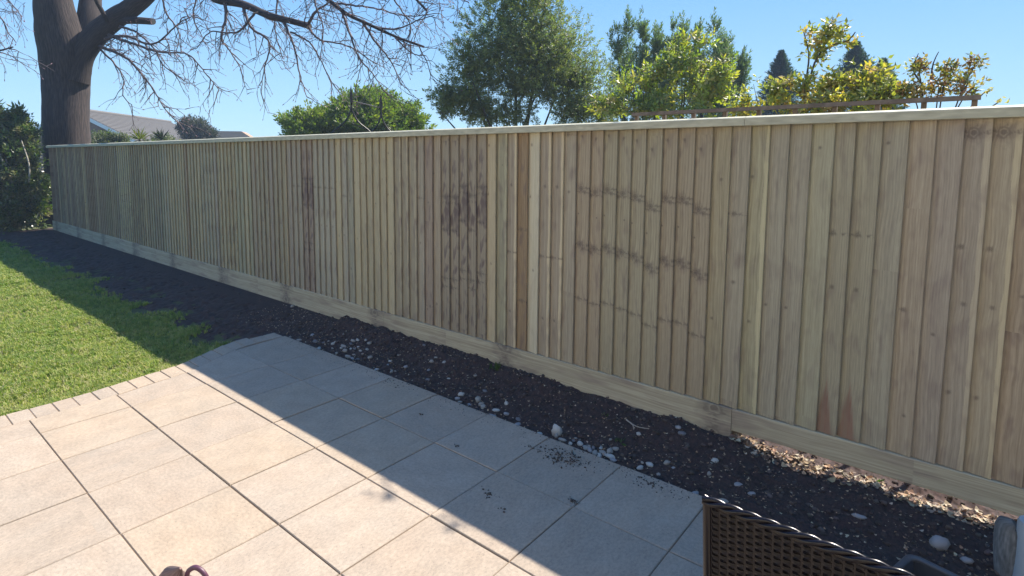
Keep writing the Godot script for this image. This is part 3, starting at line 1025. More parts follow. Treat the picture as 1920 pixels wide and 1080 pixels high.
# ------------------------------------------------------------------ trees beyond the fence
func trees_beyond() -> void:
	# the dense fine-leaved tree on several stems
	var small := sprig(1, 9, 0.44, 0.17, 1.0, 0.010)
	var green := leafy(0.5, Color(0.90, 1.0, 0.55))
	var base := Vector3(-7.329, 1.144, -9.753)
	var t := thing("evergreen_tree", Vector3(base.x, 0, base.z), "tall dense grey-green fine-leaved tree on several dark stems", "tree", "trees beyond the fence")
	var blobs := [
		[Vector3(-7.295, 3.885, -9.779), Vector3(1.60, 1.35, 1.4), 2.0], [Vector3(-7.216, 4.945, -9.837), Vector3(1.15, 0.85, 1.1), 0.8], [Vector3(-6.751, 3.673, -10.282), Vector3(1.10, 1.0, 1.1), 0.8], [Vector3(-7.832, 3.378, -9.092), Vector3(0.85, 0.75, 0.9), 0.5],
		[Vector3(-7.863, 2.768, -8.799), Vector3(0.80, 0.50, 0.8), 0.42], [Vector3(-6.375, 3.069, -10.519), Vector3(0.95, 0.75, 0.95), 0.75], [Vector3(-7.021, 2.996, -9.732), Vector3(0.9, 0.6, 0.9), 0.45], [Vector3(-7.174, 2.4, -9.494), Vector3(0.6, 0.3, 0.6), 0.16],
		[Vector3(-8.016, 2.6, -8.522), Vector3(0.48, 0.40, 0.5), 0.18], [Vector3(-7.577, 2.396, -9.046), Vector3(0.65, 0.3, 0.5), 0.2], [Vector3(-6.179, 2.468, -10.635), Vector3(0.9, 0.4, 0.7), 0.55],
	]
	stems(t, Vector3(base.x, -0.05, base.z), blobs, 0.075, 10, materials.stem, 0.35, "stem")
	var bough := curve([Vector3(-6.912, 5.294, -9.81) - t.position, Vector3(-4.3, 5.6, -8.2) - t.position, Vector3(-2.1, 4.5, -6.3) - t.position, Vector3(-1.05, 4.0, -5.14) - t.position], 0.2)
	var bough_shape := Shape.new()
	bough_shape.tube(bough, taper(bough.size(), 0.045, 0.006), 6)
	put("bough", bough_shape.mesh(), materials.stem, t)
	var side_shoot := Shape.new()
	side_shoot.tube(PackedVector3Array([Vector3(-1.5, 4.17, -5.72) - t.position, Vector3(-1.0, 4.08, -5.5) - t.position, Vector3(-0.66, 4.0, -5.2) - t.position]), PackedFloat32Array([0.008, 0.006, 0.003]), 5)
	put("bough", side_shoot.mesh(), materials.stem, t)
	crown("bough_leaves", t, [[Vector3(-1.07, 4.0, -5.14), Vector3(0.07, 0.05, 0.06), 1.0], [Vector3(-0.70, 4.0, -5.22), Vector3(0.06, 0.03, 0.03), 0.7]], 11, small, green, [Color(0.115, 0.145, 0.072)], Vector2(0.05, 0.085), Vector3(0, -0.2, 0.3), 0.9)
	crown("crown", t, blobs, 12000, small, green, [Color(0.23, 0.255, 0.11), Color(0.195, 0.225, 0.11), Color(0.28, 0.29, 0.105), Color(0.18, 0.205, 0.11)], Vector2(0.08, 0.165), Vector3(0, 0.35, 0), 0.24, 3.0, 0.6)

	# the rounded bright green tree left of it
	var b2 := Vector3(-13.462, 0.98, -10.381)
	var t2 := thing("round_tree", Vector3(b2.x, 0, b2.z), "rounded bright green leafy tree beyond the black arch", "tree", "trees beyond the fence")
	var blobs2 := [[Vector3(-13.408, 2.48, -10.451), Vector3(1.75, 0.95, 1.5), 1.0], [Vector3(-13.958, 2.337, -9.35), Vector3(1.1, 0.55, 1.0), 0.45], [Vector3(-12.771, 2.448, -11.371), Vector3(1.0, 0.65, 1.0), 0.5], [Vector3(-13.139, 2.894, -10.787), Vector3(0.9, 0.55, 0.9), 0.4]]
	stems(t2, Vector3(b2.x, -0.05, b2.z), blobs2, 0.09, 9, materials.stem)
	crown("crown", t2, blobs2, 6500, sprig(2, 8, 0.40, 0.22, 0.9), leafy(0.5), [Color(0.20, 0.26, 0.05), Color(0.16, 0.22, 0.05), Color(0.24, 0.27, 0.05), Color(0.12, 0.17, 0.045)], Vector2(0.16, 0.30), Vector3(0.1, 0.5, 0), 0.28, 1.3, 0.4)

	# clipped-looking upright conifers behind the yellow-green shrub
	var needle := leafy(0.6, Color(0.70, 0.85, 0.5))
	var up := sprig(3, 11, 0.36, 0.12, 0.55)
	var dark := [Color(0.20, 0.235, 0.12), Color(0.165, 0.205, 0.12), Color(0.26, 0.28, 0.12)]
	var spires := [[1178, 32, 236, 15.0, 0.62, "dark upright evergreen, leftmost of the ragged-topped row"], [1232, 60, 236, 15.4, 0.55, "dark upright evergreen in the gap right of the row's leftmost tree"], [1283, 38, 236, 15.2, 0.62, "dark upright evergreen at the middle of the ragged-topped row"], [1338, 44, 236, 14.9, 0.60, "dark upright evergreen with pale shoots at its top, right of the row's middle"], [1366, 78, 236, 14.6, 0.50, "shorter dark upright evergreen ending the ragged-topped row on the right"]]
	var tops := [Vector3(-6.645, 4.931, -13.448), Vector3(-6.19, 4.615, -14.101), Vector3(-5.544, 4.808, -14.153), Vector3(-4.833, 4.619, -14.094), Vector3(-4.426, 4.131, -13.913)]
	for k in spires.size():
		var top: Vector3 = tops[k]
		var w: float = spires[k][4]
		var e := thing("upright_evergreen", Vector3(top.x, 0, top.z), spires[k][5], "tree", "row of upright evergreens beyond the fence")
		var spire := []
		for j in 5:
			var a := j * 2.1 + k
			spire.append([Vector3(top.x + cos(a) * w * 0.55, top.y - 0.55 - 0.25 * (j % 3), top.z + sin(a) * w * 0.55), Vector3(0.13, 0.66, 0.13), 0.26])
		spire.append([Vector3(top.x, top.y - 0.30, top.z), Vector3(0.13, 0.55, 0.13), 0.15])
		spire.append([Vector3(top.x, top.y - 1.5, top.z), Vector3(w, 1.1, w), 1.0])
		spire.append([Vector3(top.x, top.y - 2.7, top.z), Vector3(w * 1.1, 1.2, w * 1.1), 0.8])
		stems(e, Vector3(top.x, -0.05, top.z), spire, 0.06, 4, materials.stem)
		crown("crown", e, spire, 1300, up, needle, dark, Vector2(0.13, 0.24), Vector3(0, 1.0, 0), 0.16, 2.0, 0.5)
	# far dark firs
	var firs := [[Vector3(-6.057, 5.477, -25.285), 1.5, "far dark fir with a single pointed top, between the two yellow-green shrubs"], [Vector3(-3.541, 5.418, -24.748), 1.9, "far dark fir behind the yellow shrub's tall shoot"], [Vector3(-2.817, 4.822, -25.344), 1.2, "lower far dark fir right of the yellow shrub's tall shoot"]]
	for f in firs:
		var top: Vector3 = f[0]
		var e := thing("fir_tree", Vector3(top.x, 0, top.z), f[2], "tree", "far firs beyond the fence")
		var s := Shape.new()
		s.tube(PackedVector3Array([Vector3(0, -0.1, 0), Vector3(0, top.y * 0.6, 0), Vector3(0, top.y, 0)]), PackedFloat32Array([0.16, 0.07, 0.012]), 7)
		put("trunk", s.mesh(), materials.stem, e)
		var where := []
		var colors := []
		for k in 2600:
			var h := pow(rng.randf(), 1.25)
			var tier := floorf(h * 15.0) / 15.0
			var r: float = (0.02 + (0.7 * h + 0.3 * tier) * f[1] * 0.95) * pow(rng.randf(), 0.6)
			var a := rng.randf() * TAU
			var arm := 0.75 + 0.75 * noise.get_noise_2d(cos(a) * 3.0 + h * 14.0, sin(a) * 2.0)
			var p := Vector3(cos(a) * r * arm, top.y - h * (top.y - 1.0) * 0.75 - r * 0.35 + 0.05, sin(a) * r * arm)
			where.append(Transform3D(aimed(Vector3(cos(a), 0.35 + 1.2 * maxf(0.0, 0.25 - h) * 4.0, sin(a)) + ball() * 0.4, rng.randf_range(0.20, 0.36) * minf(1.0, 0.45 + h * 2.5)), p))
			colors.append(around(Color(0.055, 0.085, 0.080), 0.25))
		scatter("crown", up, needle, where, colors, e)

	# the yellow-green shrub in front of the conifers
	var broad := sprig(4, 7, 0.55, 0.26, 1.1, 0.014)
	var b3 := Vector3(-3.34, 1.291, -7.816)
	var t3 := thing("yellow_green_shrub", Vector3(b3.x, 0, b3.z), "tall loose shrub with yellow-green young leaves in front of the upright evergreens", "shrub", "young-leaved shrubs beyond the fence")
	var blobs3 := [[Vector3(-3.962, 2.232, -7.633), Vector3(0.40, 0.22, 0.4), 0.3], [Vector3(-3.569, 2.545, -7.714), Vector3(0.40, 0.30, 0.4), 0.5], [Vector3(-3.229, 2.721, -7.971), Vector3(0.42, 0.42, 0.4), 0.6], [Vector3(-3.053, 3.082, -8.147), Vector3(0.32, 0.30, 0.3), 0.22], [Vector3(-2.812, 2.592, -8.127), Vector3(0.40, 0.32, 0.4), 0.5], [Vector3(-3.359, 2.204, -7.699), Vector3(0.55, 0.2, 0.4), 0.45], [Vector3(-2.673, 2.253, -7.963), Vector3(0.45, 0.2, 0.4), 0.35]]
	stems(t3, Vector3(b3.x, -0.05, b3.z), blobs3, 0.03, 16, materials.stem)
	crown("crown", t3, blobs3, 760, broad, leafy(0.45), [Color(0.36, 0.39, 0.09), Color(0.29, 0.33, 0.09), Color(0.46, 0.44, 0.13), Color(0.20, 0.24, 0.09), Color(0.48, 0.39, 0.16)], Vector2(0.10, 0.18), Vector3(0, 0.5, 0.1), 0.02, 2.6, 0.7)

	# dark bush by the bungalow, strip of hedge and two spiky plants that top the fence
	var b4 := Vector3(-30.324, 0.507, -13.016)
	var t4 := thing("dark_bush", Vector3(b4.x, 0, b4.z), "dark grey-green bushy tree at the bungalow roof's right end", "tree", "trees beyond the fence")
	var blobs4 := [[Vector3(-30.287, 2.756, -13.104), Vector3(0.85, 0.72, 0.8), 1.0], [Vector3(-30.438, 2.966, -12.748), Vector3(0.4, 0.35, 0.4), 0.25], [Vector3(-30.067, 2.49, -13.6), Vector3(0.55, 0.45, 0.5), 0.4]]
	stems(t4, Vector3(b4.x, -0.05, b4.z), blobs4, 0.08, 5, materials.stem)
	crown("crown", t4, blobs4, 1500, sprig(5, 8, 0.4, 0.16, 0.9), needle, [Color(0.060, 0.062, 0.045), Color(0.080, 0.078, 0.060), Color(0.045, 0.050, 0.036)], Vector2(0.22, 0.4), Vector3(0, 0.5, 0), 0.3, 1.2, 0.45)
	var b5 := Vector3(-20.122, 0.938, -6.01)
	var t5 := thing("speckled_shrub", Vector3(b5.x, 0, b5.z), "low speckled pale green shrub topping the fence right of the big trunk", "shrub")
	var blobs5 := [[Vector3(-20.165, 1.987, -5.862), Vector3(0.5, 0.32, 0.4), 0.7], [Vector3(-20.035, 1.992, -6.293), Vector3(0.5, 0.28, 0.4), 0.7], [Vector3(-19.662, 1.971, -7.375), Vector3(1.0, 0.25, 0.5), 0.7]]
	stems(t5, Vector3(b5.x, -0.05, b5.z), blobs5, 0.02, 6, materials.stem)
	crown("crown", t5, blobs5, 800, broad, leafy(0.5), [Color(0.14, 0.16, 0.07), Color(0.20, 0.21, 0.13), Color(0.06, 0.08, 0.03)], Vector2(0.10, 0.18))
	var spiky := [[Vector3(-18.907, 2.043, -6.52), Color(0.17, 0.18, 0.035), "small yellow-green spiky plant showing over the fence below the bungalow roof", 0.42], [Vector3(-18.709, 2.05, -7.069), Color(0.030, 0.042, 0.028), "small dark spiky plant showing over the fence below the bungalow roof", 0.40]]
	for y in spiky:
		var at: Vector3 = y[0]
		var e := thing("spiky_plant", Vector3(at.x, 0, at.z), y[2], "plant", "spiky plants over the fence")
		var s := Shape.new()
		s.tube(PackedVector3Array([Vector3(0, -0.1, 0), Vector3(0.03, at.y * 0.6, 0), Vector3(0, at.y, 0)]), PackedFloat32Array([0.06, 0.045, 0.04]), 6)
		put("stem", s.mesh(), materials.stem, e)
		var blades := Shape.new()
		blades.tint = y[1]
		for k in 34:
			var d := (ball() + Vector3(0, 0.75, 0)).normalized()
			leaf(blades, Vector3(0, at.y, 0), d, d.cross(ball()).normalized(), y[3] * rng.randf_range(0.7, 1.1), 0.045, 0.15)
		tag(put("leaves", blades.mesh(), leafy(0.5), e), "", "", "", "stuff")

	# the black metal arch whose two pointed hoops top the fence
	var iron := paint(lin(0.020, 0.022, 0.022), 0.45, 0.4)
	var a0 := Vector3(-6.603, 2.547, -5.029)
	var a1 := Vector3(-6.347, 2.452, -5.349)
	var arch := thing("garden_arch", Vector3(a0.x, 0, a0.z), "black metal garden arch with two spear-tipped pointed hoops rising behind the fence", "arch")
	for hoop in [a0, a1]:
		var at: Vector3 = hoop - arch.position
		var side: Vector3 = (a1 - a0).normalized()
		var side_on := Vector3(side.x, 0, side.z).normalized()
		var tip := Shape.new()
		tip.tube(PackedVector3Array([at + Vector3(0, -0.24, 0), at + Vector3(0, -0.20, 0), at + Vector3(0, -0.13, 0), at]), PackedFloat32Array([0.012, 0.025, 0.022, 0.002]), 7)
		put("spear_tip", tip.mesh(), iron, arch)
		for dir in [1.0, -1.0]:
			var rod := Shape.new()
			var line := curve([at + Vector3(0, -0.24, 0), at + Vector3(0, -0.34, 0) + side_on * 0.01 * dir, at + Vector3(0, -0.50, 0) + side_on * 0.09 * dir, at + Vector3(0, -0.66, 0) + side_on * 0.27 * dir, at + Vector3(0, -0.90, 0) + side_on * 0.40 * dir, Vector3(at.x, 0, at.z) + side_on * 0.42 * dir], 0.08)
			rod.tube(line, taper(line.size(), 0.013, 0.012), 6)
			put("hoop", rod.mesh(), iron, arch)
	var bar := Shape.new()
	bar.tube(PackedVector3Array([a0 - arch.position + Vector3(0, -0.21, 0), a1 - arch.position + Vector3(0, -0.21, 0)]), PackedFloat32Array([0.008, 0.008]), 6)
	put("tie_bar", bar.mesh(), paint(lin(0.16, 0.15, 0.13), 0.5, 0.3), arch)
	var bar2 := Shape.new()
	bar2.tube(PackedVector3Array([a0 - arch.position + Vector3(0, -0.52, 0), a1 - arch.position + Vector3(0, -0.62, 0)]), PackedFloat32Array([0.008, 0.008]), 6)
	put("tie_bar", bar2.mesh(), iron, arch)


# ------------------------------------------------------------------ near shrubs and the trellis behind the right part of the fence
func right_shrubs() -> void:
	var tr := thing("trellis", Vector3(-0.95, 0, -3.95), "dark weathered wooden trellis whose top rail shows just above the fence's right part", "trellis")
	var long := Shape.new()
	long.box(Vector3(-0.95, 1.860, -0.02), Vector3(0.93, 1.884, 0.012), 0.002)
	put("rail", long.mesh(), materials.weathered, tr)
	var low := Shape.new()
	low.box(Vector3(-0.95, 1.56, -0.02), Vector3(0.93, 1.60, 0.012), 0.002)
	put("rail", low.mesh(), materials.weathered, tr)
	for k in 10:
		var s := Shape.new()
		var x := lerpf(-0.93, 0.906, k / 9.0)
		s.box(Vector3(x - 0.012, 0.0 if k in [0, 9] else 1.50, -0.048), Vector3(x + 0.012, 1.882 if k in [0, 9] else 1.875, -0.0215), 0.002)
		put("slat", s.mesh(), materials.weathered, tr)

	var large := sprig(6, 6, 0.62, 0.30, 1.15, 0.014)
	var glow := leafy(0.45, Color(1.0, 1.0, 0.55))
	var yellow := [Color(0.38, 0.41, 0.10), Color(0.47, 0.45, 0.13), Color(0.30, 0.35, 0.10), Color(0.50, 0.39, 0.17), Color(0.22, 0.26, 0.09)]
	var base := Vector3(-0.773, 1.549, -4.35)
	var t := thing("yellow_shrub", Vector3(base.x, 0, base.z), "yellow-leaved shrub with one tall airy shoot, behind the trellis rail", "shrub", "young-leaved shrubs beyond the fence")
	var blobs := [[Vector3(-1.132, 1.997, -4.3), Vector3(0.13, 0.12, 0.12), 0.4], [Vector3(-0.939, 1.983, -4.3), Vector3(0.17, 0.13, 0.15), 0.5], [Vector3(-0.738, 1.99, -4.35), Vector3(0.17, 0.15, 0.15), 0.6], [Vector3(-0.563, 2.014, -4.4), Vector3(0.16, 0.17, 0.15), 0.6], [Vector3(-0.451, 1.902, -4.3), Vector3(0.14, 0.10, 0.12), 0.4], [Vector3(-1.2, 1.905, -4.2), Vector3(0.12, 0.08, 0.1), 0.25], [Vector3(-0.749, 1.864, -4.2), Vector3(0.3, 0.08, 0.12), 0.5],
		[Vector3(-0.767, 2.359, -4.4), Vector3(0.09, 0.07, 0.08), 0.16], [Vector3(-0.852, 2.293, -4.4), Vector3(0.09, 0.06, 0.08), 0.10], [Vector3(-0.675, 2.271, -4.4), Vector3(0.09, 0.06, 0.08), 0.14], [Vector3(-0.918, 2.38, -4.4), Vector3(0.05, 0.03, 0.05), 0.03], [Vector3(-0.758, 2.204, -4.4), Vector3(0.11, 0.04, 0.08), 0.12]]
	for c in [[1520, 150, 1513, 100, 1505, 62], [1512, 150, 1545, 92, 1560, 42], [1545, 98, 1575, 82, 1600, 66], [1540, 100, 1525, 80, 1515, 62]]:
		pass
	stems(t, Vector3(base.x, -0.05, base.z), blobs.slice(0, 7), 0.012, 9, materials.stem)
	for line in [[Vector3(-0.908, 1.794, -4.35), Vector3(-0.89, 2.107, -4.38), Vector3(-0.892, 2.247, -4.4), Vector3(-0.928, 2.388, -4.4)], [Vector3(-0.895, 1.828, -4.35), Vector3(-0.861, 2.138, -4.38), Vector3(-0.82, 2.255, -4.4), Vector3(-0.779, 2.368, -4.4), Vector3(-0.766, 2.459, -4.4)], [Vector3(-0.829, 2.246, -4.4), Vector3(-0.748, 2.284, -4.4), Vector3(-0.677, 2.301, -4.4), Vector3(-0.64, 2.349, -4.4)]]:
		var pts := curve(line, 0.05)
		for k in pts.size():
			pts[k] -= t.position
		var s := Shape.new()
		s.tube(pts, taper(pts.size(), 0.010, 0.003), 5)
		put("shoot", s.mesh(), materials.stem, t)
	crown("crown", t, blobs, 620, large, glow, yellow, Vector2(0.05, 0.09), Vector3(0, 0.4, 0.2), 0.04, 6.0, 0.7)

	var base2 := Vector3(-0.217, 1.552, -4.3)
	var t2 := thing("sparse_shrub", Vector3(base2.x, 0, base2.z), "sparse shrub with arching sprays of yellow and reddish leaves near the trellis end", "shrub", "young-leaved shrubs beyond the fence")
	var sprays := [[Vector3(-0.306, 2.082, -4.3), Vector3(0.05, 0.05, 0.05), 0.2], [Vector3(-0.328, 1.956, -4.3), Vector3(0.09, 0.05, 0.08), 0.3], [Vector3(-0.179, 2.064, -4.3), Vector3(0.09, 0.045, 0.07), 0.25], [Vector3(-0.207, 1.962, -4.3), Vector3(0.11, 0.06, 0.08), 0.35], [Vector3(-0.081, 1.977, -4.25), Vector3(0.07, 0.03, 0.06), 0.14], [Vector3(-0.059, 2.069, -4.25), Vector3(0.035, 0.03, 0.04), 0.10], [Vector3(-0.078, 1.928, -4.25), Vector3(0.06, 0.03, 0.05), 0.12], [Vector3(-0.008, 1.918, -4.2), Vector3(0.022, 0.018, 0.02), 0.06], [Vector3(0.055, 1.864, -4.2), Vector3(0.03, 0.02, 0.03), 0.06]]
	for sp in sprays:
		var aim: Vector3 = sp[0]
		var root := Vector3(base2.x, 1.3, base2.z)
		var line := curve([Vector3(base2.x, -0.05, base2.z) - t2.position, root - t2.position, root.lerp(aim, 0.6) + Vector3(0, 0.10, 0) - t2.position, aim - t2.position], 0.08)
		var s := Shape.new()
		s.tube(line, taper(line.size(), 0.010, 0.003), 5)
		put("stem", s.mesh(), materials.stem, t2)
	for tip in [[Vector3(-0.28, 1.983, -4.3), Vector3(-0.33, 2.078, -4.3), Vector3(-0.311, 2.167, -4.3)], [Vector3(-0.246, 2.01, -4.3), Vector3(-0.24, 2.105, -4.3), Vector3(-0.22, 2.166, -4.3)]]:
		var pts := curve(tip, 0.05)
		for k in pts.size():
			pts[k] -= t2.position
		var s := Shape.new()
		s.tube(pts, taper(pts.size(), 0.005, 0.002), 4)
		put("stem", s.mesh(), materials.stem, t2)
	crown("crown", t2, sprays.slice(0, 7), 170, large, glow, [Color(0.22, 0.24, 0.07), Color(0.30, 0.24, 0.10), Color(0.15, 0.18, 0.07), Color(0.28, 0.15, 0.09)], Vector2(0.035, 0.06), Vector3(0, 0.3, 0.2), 0.9, 6.0, 0.6)
	# leaves large enough to be told apart
	var blade := Shape.new()
	leaf(blade, Vector3.ZERO, Vector3.UP, Vector3.RIGHT, 1.0, 0.46, 0.18)
	var blade_mesh := blade.mesh()
	var hues := []
	for c in [Color(0.13, 0.14, 0.05), Color(0.17, 0.125, 0.06), Color(0.09, 0.12, 0.045), Color(0.16, 0.065, 0.05), Color(0.22, 0.13, 0.04), Color(0.075, 0.10, 0.04)]:
		var m := paint(lin(c.r, c.g, c.b), 0.45)
		m.cull_mode = BaseMaterial3D.CULL_DISABLED
		m.backlight_enabled = true
		m.backlight = Color(0.7, 0.7, 0.4)
		hues.append(m)
	for sp in sprays:
		for k in int(165 * sp[2]):
			var p: Vector3 = sp[0] + ball() * sp[1] * 1.3
			var d := ball() + Vector3(0, -0.1, 0.2)
			put("leaf", blade_mesh, hues[rng.randi() % (4 if sp[2] > 0.11 else 5)], t2, Transform3D(aimed(d, rng.randf_range(0.020, 0.038)), p - t2.position))


# ------------------------------------------------------------------ hedge and grass on the left
func hedge_and_lawn() -> void:
	var h := thing("laurel_hedge", Vector3(-16.0, 0, -2.3), "dark glossy evergreen hedge closing the lawn at the fence's far end", "hedge")
	var blobs := [[Vector3(-15.75, 1.15, -2.85), Vector3(0.55, 1.15, 0.50), 1.0], [Vector3(-16.3, 1.3, -2.2), Vector3(0.7, 1.3, 0.8), 1.0], [Vector3(-16.0, 0.7, -2.4), Vector3(0.6, 0.75, 0.8), 0.7], [Vector3(-16.6, 1.3, -1.2), Vector3(0.7, 1.35, 0.9), 0.8], [Vector3(-16.1, 2.2, -3.05), Vector3(0.35, 0.45, 0.25), 0.28], [Vector3(-16.9, 1.8, -2.9), Vector3(0.5, 0.9, 0.5), 0.4], [Vector3(-16.6, 1.2, 0.2), Vector3(0.7, 1.3, 0.9), 0.5], [Vector3(-16.0, 2.45, -2.6), Vector3(0.25, 0.3, 0.25), 0.12], [Vector3(-15.45, 0.85, -3.12), Vector3(0.33, 1.05, 0.26), 0.55], [Vector3(-15.6, 0.35, -2.75), Vector3(0.5, 0.45, 0.5), 0.5], [Vector3(-15.7, 1.9, -3.05), Vector3(0.35, 0.5, 0.3), 0.3]]
	stems(h, Vector3(-15.9, -0.05, -2.6), blobs, 0.03, 12, materials.stem)
	stems(h, Vector3(-16.4, -0.05, -1.6), blobs, 0.03, 10, materials.stem)
	var pale := paint(lin(0.30, 0.27, 0.21), 0.8)
	for line in [[Vector3(-15.55, 0.35, -2.62), Vector3(-15.5, 0.9, -2.75), Vector3(-15.55, 1.5, -2.7)], [Vector3(-15.2, 1.0, -3.0), Vector3(-15.2, 1.4, -3.02), Vector3(-15.35, 1.9, -2.95)], [Vector3(-15.4, 0.5, -2.4), Vector3(-15.45, 0.62, -2.6), Vector3(-15.5, 0.95, -2.7)], [Vector3(-15.45, 1.25, -2.75), Vector3(-15.4, 1.5, -2.6), Vector3(-15.5, 1.9, -2.55)]]:
		var pts := curve(line, 0.08)
		for k in pts.size():
			pts[k] -= h.position
		var s := Shape.new()
		s.tube(pts, taper(pts.size(), 0.022, 0.012), 5)
		put("stem", s.mesh(), pale, h)
	crown("crown", h, blobs, 4600, sprig(7, 7, 0.55, 0.24, 1.0, 0.015), leafy(0.30, Color(0.8, 0.95, 0.4)), [Color(0.085, 0.125, 0.040), Color(0.12, 0.155, 0.045), Color(0.17, 0.185, 0.055), Color(0.065, 0.09, 0.040), Color(0.22, 0.20, 0.10)], Vector2(0.13, 0.24), Vector3(0.25, 0.4, 0.1), 0.14, 1.6, 0.35)

	# grass
	var tuft := Shape.new()
	var r := RandomNumberGenerator.new()
	r.seed = 4
	for k in 7:
		var a := r.randf() * TAU
		var from := Vector3(cos(a), 0, sin(a)) * r.randf() * 0.35
		var bend := r.randf() * TAU
		var way := Vector3(cos(bend), 0, sin(bend))
		var side := Vector3(-way.z, 0, way.x) * 0.055
		var tall := r.randf_range(0.6, 1.1)
		var lean := r.randf_range(0.15, 0.85)
		var mid := from + Vector3.UP * tall * 0.55 + way * lean * 0.25
		var tip := from + Vector3.UP * tall * (1.0 - lean * 0.25) + way * lean
		tuft.quad(from - side, from + side, mid + side * 0.8, mid - side * 0.8, way)
		tuft.triangle(mid - side * 0.8, mid + side * 0.8, tip, way)
	var tuft_mesh := tuft.mesh()
	var where := []
	var colors := []
	var hues := [Color(0.25, 0.31, 0.055), Color(0.32, 0.345, 0.070), Color(0.19, 0.265, 0.050), Color(0.42, 0.40, 0.15), Color(0.155, 0.215, 0.050)]
	var tries := 0
	while where.size() < 70000 and tries < 400000:
		tries += 1
		var x := -4.33 - 11.3 * pow(rng.randf(), 1.7)
		var z := rng.randf_range(-2.95, 0.35)
		if z > 0.164 * x + 0.75 and z > -1.1:
			if rng.randf() < 0.6:
				continue
		if x > edging_x(maxf(z, -2.5)) - 0.185 + rng.randf_range(-0.01, 0.015) + 0.03 * noise.get_noise_2d(7.0, z * 9.0):
			continue
		var bare := smoothstep(-1.95, -2.35, z + 0.35 * noise.get_noise_2d(x * 1.4, 3.0))
		if rng.randf() < bare:
			continue
		var worn := noise.get_noise_2d(x * 1.1 + 30.0, z * 1.1)
		if worn > 0.16 and rng.randf() < 0.62:
			continue
		var size := rng.randf_range(0.018, 0.052) * (1.0 + 0.25 * noise.get_noise_2d(x * 3.0, z * 3.0)) * (1.0 if x > -9.0 else 1.35)
		where.append(Transform3D(Basis(Vector3.UP, rng.randf() * TAU).scaled(Vector3(size, size, size)), Vector3(x, -0.060 + 0.012 * noise.get_noise_2d(x * 0.8, z * 0.8), z)))
		var c: Color = hues[rng.randi() % 5 if worn < 0.05 else 1 + rng.randi() % 3]
		if rng.randf() < 0.06 + 0.10 * smoothstep(0.0, 0.4, worn):
			c = Color(0.42, 0.37, 0.20)
		colors.append(around(c, 0.2))
	scatter("grass", tuft_mesh, leafy(0.5, Color(0.8, 0.95, 0.35)), where, colors)


# ------------------------------------------------------------------ the soil strip
func soil_height(x: float, z: float) -> float:
	var h := -0.040 + 0.020 * noise.get_noise_2d(x * 2.3, z * 2.3) + 0.016 * fine.get_noise_2d(x * 9.0, z * 9.0) + 0.008 * fine.get_noise_2d(x * 34.0, z * 34.0)
	var near_fence := smoothstep(-2.95, -3.30, z)
	var open := smoothstep(-0.98, -0.80, x)
	h += near_fence * lerpf(0.052 + 0.025 * noise.get_noise_2d(x * 1.5, 9.0), -0.008 + 0.07 * maxf(0.0, noise.get_noise_2d(x * 5.0, 29.0)), open)
	h -= 0.012 * smoothstep(-2.70, -2.63, z)
	if z < -3.36:
		h = minf(h, -0.035)
	if x < -4.5:
		h = lerpf(h, minf(h, -0.036 - 0.035 * smoothstep(-2.5, -2.05, z)), smoothstep(-4.4, -4.6, x))
	return h


